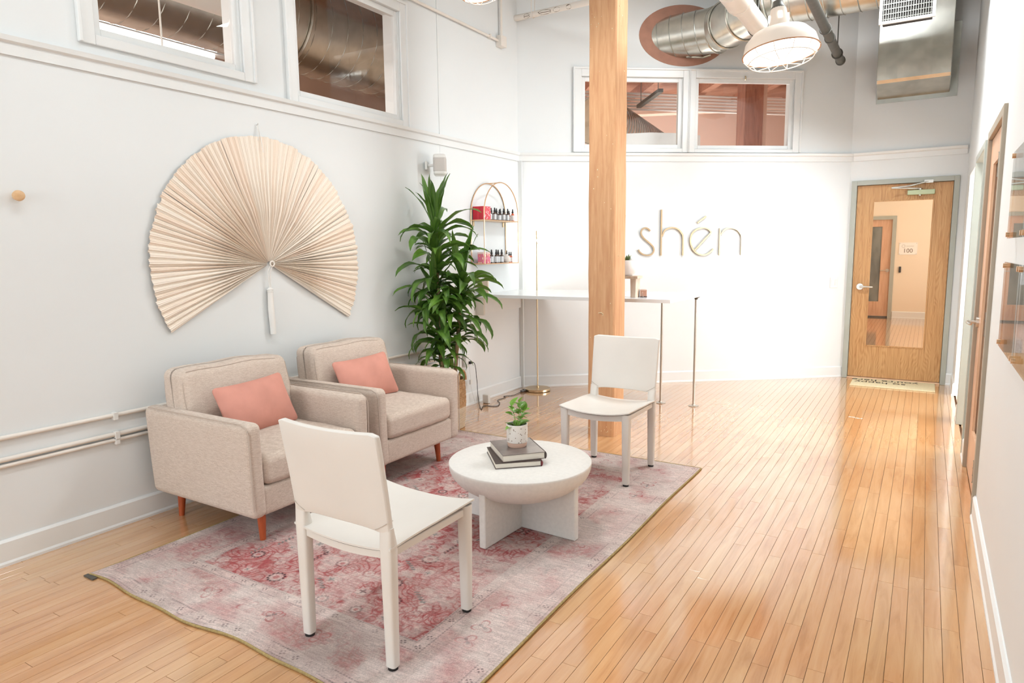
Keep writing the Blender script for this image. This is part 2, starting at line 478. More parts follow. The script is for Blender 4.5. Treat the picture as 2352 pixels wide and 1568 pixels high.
# ---- walls
T = 0.16
def wall(name, boxes, mat='wall', **kw):
    m = MB()
    for a, b in boxes: m.box(a, b)
    return struct(m.build(name, M[mat], smooth=False, **kw))
# left wall with two interior windows (outer casing openings)
WL = [(1.94, 2.815, 2.555, 3.42), (3.225, 4.285, 2.495, 3.32)]      # y0,y1,z0,z1 of sash openings
def left_boxes():
    b = [((XL - T, YB, 0), (XL, 6.09 + 0.2, 2.495))]
    ys = [YB, WL[0][0], WL[0][1], WL[1][0], WL[1][1], 6.29]
    for i in (0, 2, 4): b.append(((XL - T, ys[i], 2.495), (XL, ys[i + 1], ZC)))
    b.append(((XL - T, WL[0][0], 2.495), (XL, WL[0][1], WL[0][2]))); b.append(((XL - T, WL[0][0], WL[0][3]), (XL, WL[0][1], ZC)))
    b.append(((XL - T, WL[1][0], WL[1][3]), (XL, WL[1][1], ZC)))
    return b
wall_left = wall('wall_left', left_boxes())
# back (sign) wall, in its own turned frame: x = along, -y = into the room
WB = [(0.66, 1.735, 2.50, 3.215), (1.87, 2.955, 2.495, 3.215)]
b = [((-0.1, 0, 0), (BLEN + 0.12, T, 2.495))]
xs_ = [-0.1, WB[0][0], WB[0][1], WB[1][0], WB[1][1], BLEN + 0.12]
for i in (0, 2, 4): b.append(((xs_[i], 0, 2.495), (xs_[i + 1], T, 3.215)))
b.append(((WB[0][0], 0, 2.495), (WB[0][1], T, 2.50)))
RS, RZ_, RA, RBv = 1.735, 3.63, 0.33, 0.20     # duct hole
b += [((-0.1, 0, 3.215), (RS - RA, T, ZC)), ((RS + RA, 0, 3.215), (BLEN + 0.12, T, ZC)), ((RS - RA, 0, 3.215), (RS + RA, T, RZ_ - RBv)), ((RS - RA, 0, RZ_ + RBv), (RS + RA, T, ZC))]
wall_back = wall('wall_back', b, loc=BA, rz=BANG)
# door wall
DX0, DX1, DZ = -0.690, 0.192, 2.11
wall_door = wall('wall_entrance', [((-0.80, YD, 0), (DX0 - 0.02, YD + T, ZC)), ((DX1 + 0.02, YD, 0), (0.5, YD + T, ZC)), ((DX0 - 0.02, YD, DZ + 0.02), (DX1 + 0.02, YD + T, ZC))])
# right wall with the closed door, the framed doorway and the plain opening
RO = [(4.285, 5.225, 2.10), (5.56, 6.48, 2.09), (6.73, 7.74, 2.11)]
b = []
e_ = .045
yy = [YB, RO[0][0] - e_, RO[0][1] + e_, RO[1][0] - e_, RO[1][1] + e_, RO[2][0], RO[2][1], YD + T]
for i in (0, 2, 4, 6): b.append(((XR, yy[i], 0), (XR + T, yy[i + 1], ZC)))
for k_, (y0, y1, z) in enumerate(RO):
    q_ = e_ if k_ < 2 else 0
    b.append(((XR, y0 - q_, z + q_), (XR + T, y1 + q_, ZC)))
wall_right = wall('wall_right', b)
# unseen rear wall with two window openings added for the fill light
b = []
xw = [XL - T, -3.5, -2.5, -2.37, -1.39, XR + T]
for i in (0, 2, 4): b.append(((xw[i], YB - T, 0), (xw[i + 1], YB, ZC)))
for i in (1, 3):
    b.append(((xw[i], YB - T, 0), (xw[i + 1], YB, 0.5))); b.append(((xw[i], YB - T, 3.5), (xw[i + 1], YB, ZC)))
wall('wall_rear', b)
struct(MB().box((XL - T, YB - T, ZC), (XR + T, YD + T, ZC + 0.1)).build('ceiling', M['wall'], smooth=False))
# side room behind the right wall
wall('wall_side_room', [((XR + T, 5.1, 0), (3.3, 5.2, 2.9)), ((XR + T, 8.3, 0), (3.3, 8.4, 2.9)), ((3.2, 5.2, 0), (3.3, 8.3, 0.4)), ((3.2, 5.2, 2.6), (3.3, 8.3, 2.9)), ((XR + T, 5.1, 2.8), (3.3, 8.4, 2.9)),
     ((3.2, 5.2, 0.4), (3.3, 5.5, 2.6)), ((3.2, 8.0, 0.4), (3.3, 8.3, 2.6))])
# closed room behind the near door
wall('wall_store_room', [((1.2, 4.0, 0), (1.3, 5.1, 2.9)), ((XR + T, 3.9, 0), (1.3, 4.0, 2.9)), ((XR + T, 3.9, 2.8), (1.3, 5.1, 2.9))])
# hall beyond the glazed door
FDX = (-1.19, -0.60, 2.03)
wall('wall_hall', [((-1.25, YD + T, 0), (-1.20, 15.95, 3.4)), ((1.3, 8.4, 0), (1.4, 15.95, 3.4)), ((FDX[1], 15.8, 0), (1.4, 15.95, 3.4)), ((FDX[0], 15.8, FDX[2]), (FDX[1], 15.95, 3.4)), ((-1.25, YD + T, 3.4), (1.4, 15.95, 3.5)), ((0.5, YD + T - .05, 0), (1.4, YD + T, 3.4))], 'creamwall')
# neighbouring rooms behind the left wall and behind the sign wall, with the partition between them
wall('wall_left_room', [((-8.0, -1.0, 0), (-7.9, 9.5, 4.4)), ((-8, -1.1, 0), (XL - T, -1.0, 4.4)), ((-8, 9.4, 0), (-6.1, 9.5, 4.4))], 'pinkwall')
PW = [(XL - T, 6.28), (-6.2, 9.4), (-6.3, 9.4), (XL - T - .1, 6.28)]
struct(MB().prism(PW, 0, 4.4).build('wall_partition', M['creamwall'], smooth=False))
struct(MB().prism([(-8, -1.1), (XL - T, -1.1), (XL - T, 6.28), (-6.2, 9.4), (-8, 9.5)], 4.3, 4.4).build('ceiling_left_room', M['ceiling'], smooth=False))
wall('wall_back_room', [((-0.2, 4.2, 0), (6.3, 4.3, 4.4))], 'pinkwall', loc=BA, rz=BANG)
wall('wall_back_room', [((-1.31, YD + T, 0), (-1.26, 13.4, 4.4))], 'pinkwall')
struct(MB().prism([(-3.75, 6.3), (-1.26, 8.2), (-1.26, 13.3), (-6.2, 9.4)], 3.98, 4.08).build('ceiling_back_room', M['ceiling'], smooth=False))

# ---- ledge trim, baseboards, mouldings
def ledge_profile(): return [(0, LEDGE - 0.082), (0.012, LEDGE - 0.082), (0.014, LEDGE - 0.030), (0.030, LEDGE - 0.022), (0.036, LEDGE), (0, LEDGE + 0.003)]
def along_x(prof, x0, x1):        # profile (out, z) swept along local +x, out = -y
    m = MB(); n = len(prof)
    m.add([(x0, -u, z) for u, z in prof] + [(x1, -u, z) for u, z in prof],
          [tuple(range(n)), tuple(range(n, 2 * n))[::-1]] + [(i, (i + 1) % n, n + (i + 1) % n, n + i) for i in range(n)])
    return m
def base_profile(h=0.125, t=0.014): return [(0, 0), (t + 0.006, 0), (t + 0.006, 0.012), (t, 0.022), (t, h - 0.012), (t * 0.4, h), (0, h)]
RLEFT = R(90)      # left wall: +x local -> +Y, out (-y local) -> +X
struct(along_x(ledge_profile(), 0, 6.09 - YB).build('trim_1', M['trim'], smooth=False, loc=(XL, YB, 0), rz=RLEFT))
struct(along_x(ledge_profile(), 0.0, BLEN).build('trim_2', M['trim'], smooth=False, loc=BA, rz=BANG))
struct(along_x(ledge_profile(), -0.74, 0.285).build('trim_3', M['trim'], smooth=False, loc=(0, YD, 0)))
struct(along_x(base_profile(), 0, 6.09 - YB).build('baseboard_left', M['trim'], smooth=False, loc=(XL, YB, 0), rz=RLEFT))
struct(along_x(base_profile(), 0.02, BLEN).build('baseboard_back', M['trim'], smooth=False, loc=BA, rz=BANG))
struct(along_x(base_profile(), 0.24, 0.30).build('baseboard_entrance', M['trim'], smooth=False, loc=(0, YD, 0)))
for i, (y0, y1) in enumerate(((YB, 4.235), (5.275, 5.51), (6.53, 6.73), (7.74, YD))):
    struct(along_x(base_profile(), -y1, -y0).build('baseboard_right', M['trim'], smooth=False, loc=(XR, 0, 0), rz=R(-90)))
# narrow vertical batten and seams on the left wall
struct(MB().box((XL, 4.770, LEDGE), (XL + 0.006, 4.786, ZC)).build('trim_4', M['trim'], smooth=False))
struct(MB().box((XL, 4.776, 0.13), (XL + 0.002, 4.781, LEDGE - 0.08)).build('trim_5', M['trim'], smooth=False))
struct(MB().box((XL, 1.17, LEDGE + .03), (XL + 0.006, 1.30, ZC)).build('trim_6', M['trim'], smooth=False))
# corner guard where the left wall meets the sign wall
struct(MB().box((-0.005, -0.045, 0.0), (0.01, 0.0, LEDGE - 0.08)).build('trim_7', M['trim'], smooth=False, loc=BA, rz=R(90)))

# ---- interior windows
def window(name, x0, x1, z0, z1, loc, rz, cas=(0.07, 0.07, 0.07, 0.05), sash=0.042, depth=0.10):
    w = struct(empty(name, loc, rz))
    l, r_, t, bt = cas
    # casing boards flat on the wall
    for nm, bx in (('casing', ((x0 - l, -0.018, z0 - bt), (x0, 0.0, z1 + t))), ('casing', ((x1, -0.018, z0 - bt), (x1 + r_, 0.0, z1 + t))),
                   ('casing', ((x0, -0.018, z1), (x1, 0.0, z1 + t))), ('casing', ((x0, -0.018, z0 - bt), (x1, 0.0, z0)))):
        MB().box(*bx).build(nm, M['trim'], w, smooth=False, bevel=0.004)
    # outer bead of the casing
    for bx in (((x0 - l - 0.012, -0.03, z0 - bt), (x0 - l + 0.006, 0, z1 + t)), ((x1 + r_ - 0.006, -0.03, z0 - bt), (x1 + r_ + 0.012, 0, z1 + t)), ((x0 - l - 0.012, -0.03, z1 + t - 0.006), (x1 + r_ + 0.012, 0, z1 + t + 0.014))):
        MB().box(*bx).build('casing_bead', M['trim'], w, smooth=False, bevel=0.004)
    s = sash
    for bx in (((x0, 0.012, z0), (x0 + s, 0.045, z1)), ((x1 - s, 0.012, z0), (x1, 0.045, z1)), ((x0 + s, 0.012, z1 - s), (x1 - s, 0.045, z1)), ((x0 + s, 0.012, z0), (x1 - s, 0.045, z0 + s))):
        MB().box(*bx).build('sash', M['trim'], w, smooth=False, bevel=0.003)
    for bx in (((x0 - .002, 0.0, z0), (x0 + .006, depth + .06, z1)), ((x1 - .006, 0.0, z0), (x1 + .002, depth + .06, z1)), ((x0, 0.046, z0 - .002), (x1, depth + .06, z0 + .006))):
        MB().box(*bx).build('jamb', M['trim'], w, smooth=False)
    MB().box((x0 + s, 0.026, z0 + s), (x1 - s, 0.030, z1 - s)).build('pane', M['pane'], w, smooth=False)
    for fx in (0.18, 0.82):
        xx = x0 + (x1 - x0) * fx
        MB().box((xx - 0.035, 0.004, z0 - 0.004), (xx + 0.035, 0.013, z0 + 0.003)).build('hinge', M['darkpipe'], w, smooth=False)
    return w
for i, (y0, y1, z0, z1) in enumerate(WL):
    window('window_%d' % (i + 1), y0, y1, z0, z1, (XL, 0, 0), RLEFT)
window('window_3', WB[0][0], WB[0][1], WB[0][2], WB[0][3], BA, BANG, cas=(0.075, 0.065, 0.075, 0.04))
w4 = window('window_4', WB[1][0], WB[1][1], WB[1][2], WB[1][3], BA, BANG, cas=(0.065, 0.075, 0.075, 0.035))
MB().tube([(2.40, -0.02, 3.20), (2.40, -0.035, 3.20), (2.40, -0.035, 3.225), (2.40, -0.02, 3.235)], 0.006, 6).build('latch', M['brass'], w4)

# ---- glazed oak entrance door
d1 = struct(empty('door_1', (0, YD, 0)))
fo = (-0.742, 0.240, 2.16)
for bx in (((fo[0], -0.022, 0), (DX0, 0.13, fo[2])), ((DX1, -0.022, 0), (fo[1], 0.13, fo[2])), ((DX0, -0.022, DZ), (DX1, 0.13, fo[2]))):
    MB().box(*bx).build('door_frame', M['greyframe'], d1, smooth=False, bevel=0.003)
for bx in (((DX0, 0.075, 0.008), (DX0 + .012, 0.095, DZ)), ((DX1 - .012, 0.075, 0.008), (DX1, 0.095, DZ)), ((DX0 + .012, 0.075, DZ - .012), (DX1 - .012, 0.095, DZ))):
    MB().box(*bx).build('door_stop', M['greyframe'], d1, smooth=False)
leaf = empty('door_leaf'); leaf.parent = d1
gx0, gx1, gz0, gz1 = -0.532, 0.030, 0.365, 1.943
lx0, lx1, lz0, lz1 = DX0 + 0.004, DX1 - 0.004, 0.02, DZ - 0.004
for nm, bx in (('stile', ((lx0, 0.022, lz0), (gx0, 0.066, lz1))), ('stile', ((gx1, 0.022, lz0), (lx1, 0.066, lz1))), ('rail', ((gx0, 0.022, gz1), (gx1, 0.066, lz1))), ('rail', ((gx0, 0.022, lz0), (gx1, 0.066, gz0)))):
    MB().box(*bx).build(nm, M['oak'], leaf, smooth=False)
for bx in (((gx0, 0.016, gz0), (gx0 + .012, 0.03, gz1)), ((gx1 - .012, 0.016, gz0), (gx1, 0.03, gz1)), ((gx0 + .012, 0.016, gz1 - .012), (gx1 - .012, 0.03, gz1)), ((gx0 + .012, 0.016, gz0), (gx1 - .012, 0.03, gz0 + .012))):
    MB().box(*bx).build('glazing_bead', M['oak'], leaf, smooth=False)
MB().box((gx0, 0.042, gz0), (gx1, 0.046, gz1)).build('pane', M['pane'], leaf, smooth=False)
def lever(parent, x, y, z, sgn=1, mat='chrome', out=-1):
    h = MB(); h.cyl((x, y, z), (x, y + out * 0.014, z), 0.034, 24); h.cyl((x, y + out * 0.01, z), (x, y + out * 0.06, z), 0.011, 12)
    h.tube([(x, y + out * 0.056, z), (x + sgn * 0.03, y + out * 0.060, z + .001), (x + sgn * 0.115, y + out * 0.052, z - .002), (x + sgn * 0.125, y + out * .045, z - .002)], [0.011, 0.0105, 0.009, 0.007], 10)
    return h.build('lever_handle', M[mat], parent)
lever(d1, -0.612, 0.022, 1.02)
cl = MB().box((-0.215, -0.028, 1.985), (0.030, 0.022, 2.035)).build('door_closer', pm('pale_green_closer', srgb(196, 208, 170), 0.4), d1, bevel=0.006)
MB().cyl((-0.10, -0.005, 1.975), (-0.10, -0.005, 2.05), 0.014, 12).build('closer_spindle', M['chrome'], cl)
MB().tube([(-0.10, -0.01, 2.048), (-0.20, -0.05, 2.052), (-0.36, -0.09, 2.058)], 0.008, 6).tube([(-0.36, -0.09, 2.062), (-0.2, -0.06, 2.075), (-0.03, -0.03, 2.115)], 0.008, 6).box((-0.07, -0.035, 2.10), (0.01, -0.02, 2.13)).build('closer_arm', M['chrome'], cl)
MB().box((DX0, -0.03, 0.0), (DX1, 0.12, 0.014)).build('threshold', pm('pale_wood_threshold', srgb(236, 196, 160), 0.4, var=.05), d1, smooth=False, bevel=0.004)

# ---- near birch door in the right wall (local x = -Y, local -y = -X, i.e. out into the room)
def rframe(name, y0, y1, z, mat, wdt=0.05, dep=0.16, proud=0.018):
    d = struct(empty(name, (XR, 0, 0), R(-90)))
    for bx in (((-y0, -proud, 0), (-y0 + wdt, dep, z + wdt)), ((-y1 - wdt, -proud, 0), (-y1, dep, z + wdt)), ((-y1, -proud, z), (-y0, dep, z + wdt))):
        MB().box(*bx).build('door_frame', M[mat], d, smooth=False, bevel=0.003)
    return d
d2 = rframe('door_2', RO[0][0], RO[0][1], RO[0][2], 'tanframe')
y0, y1, z = RO[0]
lf = empty('door_leaf'); lf.parent = d2
ga, gb, gc, ge = -y1 + 0.36, -y0 - 0.15, 0.32, 1.93
for nm, bx in (('stile', ((-y1 + .004, 0.004, .012), (ga, 0.048, z - .004))), ('stile', ((gb, 0.004, .012), (-y0 - .004, 0.048, z - .004))), ('rail', ((ga, .004, .012), (gb, .048, gc))), ('rail', ((ga, .004, ge), (gb, .048, z - .004)))):
    MB().box(*bx).build(nm, M['birch'], lf, smooth=False)
m, nt, bs = base('obscured_glass'); bs.inputs['Base Color'].default_value = srgb(214, 224, 224); bs.inputs['Roughness'].default_value = 0.18
n_ = N(nt, 'ShaderNodeTexNoise', Scale=70, Detail=2); bumpn(nt, bs, n_.outputs[0], 0.5, 0.004); M['obscure'] = m
MB().box((ga, 0.020, gc), (gb, 0.028, ge)).build('pane', M['obscure'], lf, smooth=False)
for bx in (((ga, -.004, gc), (ga + .014, .01, ge)), ((gb - .014, -.004, gc), (gb, .01, ge)), ((ga + .014, -.004, ge - .014), (gb - .014, .01, ge)), ((ga + .014, -.004, gc), (gb - .014, .01, gc + .014))):
    MB().box(*bx).build('glazing_bead', M['birch'], lf, smooth=False)
for zz in (0.24, 1.04, 1.86):
    hg = MB().cyl((-y0 - .002, -0.012, zz - 0.06), (-y0 - .002, -0.012, zz + 0.06), 0.009, 10)
    for q in (-.06, -.02, .02, .06): hg.cyl((-y0 - .002, -.012, zz + q - .002), (-y0 - .002, -.012, zz + q + .002), 0.0105, 10)
    hg.box((-y0 - .03, -0.004, zz - .06), (-y0 + .012, 0.006, zz + .06))
    hg.build('hinge', M['galvdark'], d2)
lever(d2, -y1 + 0.07, 0.004, 0.97, 1)
d3 = rframe('door_3', RO[1][0], RO[1][1], RO[1][2], 'greyframe')
# far office door in the hall
d4 = struct(empty('door_4', (0, 15.8, 0)))
for bx in (((FDX[0] - .04, -.02, 0), (FDX[0] + .03, .1, FDX[2] + .04)), ((FDX[1] - .03, -.02, 0), (FDX[1] + .04, .1, FDX[2] + .04)), ((FDX[0] + .03, -.02, FDX[2] - .03), (FDX[1] - .03, .1, FDX[2] + .04))):
    MB().box(*bx).build('door_frame', M['greyframe'], d4, smooth=False)
lf4 = empty('door_leaf'); lf4.parent = d4
for nm, bx in (('stile', ((-0.81, .03, .03), (FDX[1] - .03, .075, 2.0))), ('stile', ((FDX[0] + .03, .03, .03), (-1.10, .075, 2.0))), ('rail', ((-1.10, .03, .03), (-.81, .075, .33))), ('rail', ((-1.10, .03, 1.86), (-.81, .075, 2.0)))):
    MB().box(*bx).build(nm, M['birch'], lf4, smooth=False)
MB().box((-1.10, .05, .33), (-.81, .055, 1.86)).build('pane', pm('dusky_glass', srgb(120, 122, 116), 0.05, var=.5, vs=2.2, stretch=(2, 1, .8)), lf4, smooth=False)
MB().box((FDX[0] + .03, .02, 0), (FDX[1] - .03, .09, .03)).build('threshold', M['darkpipe'], d4, smooth=False)
lever(d4, -0.68, 0.03, 0.97, -1)
struct(along_x(base_profile(.14), -0.55, 1.3).build('baseboard_hall', M['trim'], smooth=False, loc=(0, 15.8, 0)))
# post in the middle of the room
PX0, PX1, PY0, PY1 = -2.228, -2.008, 4.755, 4.975
def post_fn():
    m = MB(); c = 0.012
    ring = [(PX0 + c, PY0), (PX1 - c, PY0), (PX1, PY0 + c), (PX1, PY1 - c), (PX1 - c, PY1), (PX0 + c, PY1), (PX0, PY1 - c), (PX0, PY0 + c)]
    zs = [0.0] + [i * 0.18 for i in range(1, 23)] + [ZC]
    rr = random.Random(3); vs = []
    for z in zs:
        for (x, y) in ring: vs.append((x + rr.uniform(-.002, .002), y + rr.uniform(-.002, .002), z))
    fs = []
    for i in range(len(zs) - 1):
        for k in range(8): fs.append((i * 8 + k, i * 8 + (k + 1) % 8, (i + 1) * 8 + (k + 1) % 8, (i + 1) * 8 + k))
    fs += [tuple(range(8))[::-1], tuple(range(len(zs) * 8 - 8, len(zs) * 8))]
    return m.add(vs, fs)
post = post_fn().build('timber_post', M['pillar'], angle=20)
tag(post, 'rough square timber post standing floor to ceiling behind the far chair', 'post')
pc = pm('plaster_fleck', srgb(240, 226, 190), 0.8)
rr = random.Random(5)
fl = MB()
for i in range(110):
    z = rr.choice((rr.uniform(2.9, 3.9), rr.uniform(0.02, 0.22), rr.uniform(0.2, 3.9))); s = rr.uniform(0.0012, 0.0048)
    k = [(s * rr.uniform(.5, 1.2) * math.cos(q * PI / 3), s * rr.uniform(.5, 1.6) * math.sin(q * PI / 3)) for q in range(6)]
    if rr.random() < 0.6:
        x = rr.uniform(PX0 + .01, PX1 - .01); fl.prism([(x + u, z + v) for u, v in k], PY0 - .0035, PY0 + .002, 'y')
    else:
        y = rr.uniform(PY0 + .01, PY1 - .01); fl.prism([(y + u, z + v) for u, v in k], PX1 - .002, PX1 + .0035, 'x')
for zc in (0.97,):
    fl.tube([(PX0 + .09, PY0 - .001, zc), (PX0 + .115, PY0 - .002, zc + .004), (PX0 + .13, PY0 - .001, zc - .006), (PX0 + .127, PY0 - .001, zc - .02)], 0.0028, 5)
fo_ = fl.build('plaster_flecks', pc, post, smooth=False); fo_['kind'] = 'stuff'
# ================================================================== SEATING GROUP
# ---- rug
def value_noise(h, w, cell, seed):
    g = np.random.default_rng(seed)
    gh, gw = int(h / cell) + 3, int(w / cell) + 3
    a = g.random((gh, gw))
    y = np.arange(h) / cell; x = np.arange(w) / cell
    yi, xi = y.astype(int), x.astype(int); fy, fx = y - yi, x - xi
    fy = fy * fy * (3 - 2 * fy); fx = fx * fx * (3 - 2 * fx)
    A = a[np.ix_(yi, xi)]; B = a[np.ix_(yi, xi + 1)]; C = a[np.ix_(yi + 1, xi)]; D = a[np.ix_(yi + 1, xi + 1)]
    return (A * (1 - fx) + B * fx) * (1 - fy)[:, None] + (C * (1 - fx) + D * fx) * fy[:, None]
def fbm(h, w, cell, seed, octv=4):
    o = np.zeros((h, w)); a = 1.0; t = 0
    for i in range(octv):
        if cell < 1: break
        o += a * value_noise(h, w, cell, seed + i); t += a; a *= 0.55; cell /= 2
    return o / t
def build_rug():
    x0, y0, x1, y1 = RUG
    st = 0.0031
    nx, ny = int((x1 - x0) / st) + 1, int((y1 - y0) / st) + 1
    X = np.linspace(0, x1 - x0, nx)[None, :] + np.zeros((ny, 1)); Y = np.linspace(0, y1 - y0, ny)[:, None] + np.zeros((1, nx))
    Wd, Ln = x1 - x0, y1 - y0
    e = np.minimum(np.minimum(X, Wd - X), np.minimum(Y, Ln - Y))        # distance to the edge
    horiz = np.minimum(Y, Ln - Y) < np.minimum(X, Wd - X)
    along = np.where(horiz, X, Y)
    def lin(r, g, b): return np.array(srgb(r, g, b)[:3])
    cream, pink, rose, red, dark, teal, taupe = lin(226, 210, 202), lin(214, 182, 176), lin(196, 138, 134), lin(178, 66, 68), lin(70, 52, 58), lin(96, 128, 124), lin(178, 158, 150)
    k_ = 0.0042 / st
    n_big = fbm(ny, nx, 110 * k_, 1, 3); n_mid = fbm(ny, nx, 30 * k_, 5, 3); n_fine = fbm(ny, nx, 6 * k_, 9, 3); n_x = np.random.default_rng(3).random((ny, nx))
    def mix(c, col, f): return c * (1 - f[..., None]) + col * f[..., None]
    def sm(a, b, v): t = np.clip((v - a) / (b - a), 0, 1); return t * t * (3 - 2 * t)
    C = np.zeros((ny, nx, 3)) + cream
    C = mix(C, pink, sm(0.30, 0.66, n_mid)); C = mix(C, taupe, 0.55 * sm(0.52, 0.72, n_big))
    field = e > 0.345
    # field ground: brick red seen through the wear
    redness = sm(0.40, 0.62, 0.25 * n_mid + 0.75 * n_fine) * (0.65 + 0.35 * sm(0.40, 0.6, n_big))
    C = np.where(field[..., None], mix(mix(C, rose, 0.30 * np.ones_like(e)), lin(186, 84, 84), np.clip(0.42 * redness, 0, .8)), C)
    mb = (e > 0.085) & (e < 0.285)
    C = np.where(mb[..., None], mix(C, lin(190, 104, 102), 0.26 * sm(0.55, 0.74, 0.4 * n_mid + 0.6 * n_fine)), C)
    # filigree: repeated contour lines of smooth noise, like worn arabesques
    va = fbm(ny, nx, 30 * k_, 31, 2); vb = fbm(ny, nx, 24 * k_, 47, 2); vc = fbm(ny, nx, 14 * k_, 53, 1)
    def contour(v, n, w): return sm(w, w * .35, np.abs((v * n) % 1 - .5))
    vine = np.maximum(np.maximum(contour(va, 9, .17), contour(vb, 8, .15)), .7 * contour(vc, 4, .10)) * sm(.34, .52, n_mid + .25 * (n_fine - .5))
    C = np.where(field[..., None], mix(C, lin(172, 58, 62), 0.72 * vine), C)
    C = np.where(mb[..., None], mix(C, lin(184, 100, 98), 0.34 * vine * sm(.42, .6, n_big)), C)
    # rosettes in the field: half-drop lattice of round blossoms
    def stamp(cx, cy, rad, fn):
        i0, i1 = max(0, int((cy - rad) / st)), min(ny, int((cy + rad) / st) + 2)
        j0, j1 = max(0, int((cx - rad) / st)), min(nx, int((cx + rad) / st) + 2)
        if i1 <= i0 or j1 <= j0: return
        dx = X[i0:i1, j0:j1] - cx; dy = Y[i0:i1, j0:j1] - cy
        f, col = fn(np.hypot(dx, dy), np.arctan2(dy, dx))
        C[i0:i1, j0:j1] = mix(C[i0:i1, j0:j1], col, np.clip(f, 0, 1))
    rg = random.Random(21)
    k = 0
    yy = 0.40
    while yy < Ln - 0.38:
        xx = 0.42 + (0.085 if k % 2 else 0.0)
        while xx < Wd - 0.38:
            cx, cy = xx + rg.uniform(-.02, .02), yy + rg.uniform(-.02, .02)
            r0 = rg.choice((0.022, 0.027, 0.034)); t = rg.random(); s = 0.45 + 0.5 * rg.random()
            pet = rg.choice((8, 10, 12)); ph = rg.random() * 6
            stamp(cx, cy, r0 * 1.2, lambda r, a: ((r < r0 * (1 + .12 * np.cos(pet * a))) * 0.5, cream))
            if t < 0.24:
                stamp(cx, cy, r0 * 1.5, lambda r, a: (s * sm(0.007, 0.003, np.abs(r - r0 * (1.05 + 0.10 * np.cos(pet * a + ph)))) * (0.45 + .55 * (np.cos(pet * a + ph) > -.3)), dark))
                stamp(cx, cy, r0 * .6, lambda r, a: ((r < r0 * .45) * 0.55, red))
            elif t < 0.75:
                stamp(cx, cy, r0 * 1.5, lambda r, a: (0.6 * s * sm(0.0055, 0.002, np.abs(r - r0 * (1.0 + 0.08 * np.cos(6 * a)))), lin(160, 74, 74)))
                stamp(cx, cy, r0 * .6, lambda r, a: ((r < r0 * .4) * 0.5, rose))
            else:
                stamp(cx, cy, r0, lambda r, a: (0.6 * (r < r0 * .38 * (1 + .5 * np.cos(4 * a + ph))), teal if rg.random() < .5 else dark))
            xx += 0.17
        yy += 0.125; k += 1
    # short teal leaves in chains
    for i in range(46):
        cx, cy = rg.uniform(.42, Wd - .42), rg.uniform(.42, Ln - .42); a0 = rg.choice((0.6, -0.6, 2.5, 1.57)); 
        for q in range(5):
            px, py = cx + math.cos(a0) * q * .022, cy + math.sin(a0) * q * .022
            stamp(px, py, .012, lambda r, a: (0.62 * (r < .0085 * (1 + .5 * np.cos(2 * (a - a0 - .8)))), teal if i % 3 else dark))
    # guard bands with beading and four-petal flowers
    for (b0, b1) in ((0.012, 0.070), (0.290, 0.345)):
        band = (e > b0) & (e < b1)
        C = np.where(band[..., None], mix(C, cream, 0.40 * np.ones_like(e)), C)
        for eb in (b0 + .004, b1 - .004):
            dash = (np.sin(along * 2 * PI / 0.014) > -0.3)
            C = mix(C, dark, 0.50 * sm(0.0045, 0.0015, np.abs(e - eb)) * (0.35 + .65 * dash) * sm(.35, .5, n_mid))
        em = (b0 + b1) / 2
        for side in range(4):
            L = (Wd if side < 2 else Ln) - 2 * em
            n = int(L / 0.068)
            for q in range(n + 1):
                u = em + L * q / n
                cx, cy = ((u, em), (u, Ln - em), (em, u), (Wd - em, u))[side]
                ph = rg.random()
                stamp(cx, cy, .02, lambda r, a: (0.66 * (np.abs(r - .0095) < .0038) * (np.cos(4 * a + ph) > 0.05) * rg.choice((1, 1, .7, .4)), dark))
    # border sprigs: larger faded leaf shapes
    for i in range(40):
        u = rg.uniform(0.1, 1); side = rg.randrange(4); em = 0.185
        cx, cy = ((u * Wd, em), (u * Wd, Ln - em), (em, u * Ln), (Wd - em, u * Ln))[side]
        a0 = rg.uniform(0, 6)
        stamp(cx, cy, .06, lambda r, a: (0.55 * sm(.006, .002, np.abs(r - .045 * np.abs(np.cos(1.5 * (a - a0))))), red))
        if i % 3 == 0: stamp(cx, cy, .03, lambda r, a: (0.55 * (r < .024 * np.abs(np.cos(a - a0)) ** 3), lin(110, 110, 112)))
    # wear: bleached patches and brushed pile streaks
    wear = sm(0.48, 0.68, fbm(ny, nx, 44 * k_, 77, 4)) * np.where(field, .45, .62)
    C = mix(C, lin(230, 214, 206), wear)
    streak = np.repeat(value_noise(ny, nx // 9 + 2, 1.2, 88), 9, axis=1)[:, :nx]
    C = mix(C, dark, 0.38 * (n_x > .965) * field); C = mix(C, lin(120, 90, 92), 0.30 * (n_x < .03))
    C = C * (0.66 + 0.30 * streak[..., None] + 0.14 * n_x[..., None])
    C = mix(C, taupe, 0.25 * sm(.5, .8, fbm(ny, nx, 18 * k_, 99, 4)))
    C = np.clip(C, 0, 1)
    # geometry
    px = X + x0 + 0.004 * np.sin(Y * 5); py = Y + y0 + np.where(Y < 0.3, (0.3 - Y) / 0.3, 0) * (0.012 * np.sin(X * 6.5 + 0.6) + 0.006 * np.sin(X * 14))
    pz = 0.0085 + 0.0008 * n_mid + np.where(Y < .15, (0.15 - Y) / .15, 0) * 0.004 * (0.5 + 0.5 * np.sin(X * 9))
    co = np.stack([px, py, pz], -1).reshape(-1, 3).astype(np.float32)
    idx = np.arange(nx * ny).reshape(ny, nx)
    q = np.stack([idx[:-1, :-1], idx[:-1, 1:], idx[1:, 1:], idx[1:, :-1]], -1).reshape(-1, 4).astype(np.int32)
    me = bpy.data.meshes.new('pile'); me.vertices.add(len(co)); me.vertices.foreach_set('co', co.ravel())
    me.loops.add(q.size); me.loops.foreach_set('vertex_index', q.ravel()); me.polygons.add(len(q))
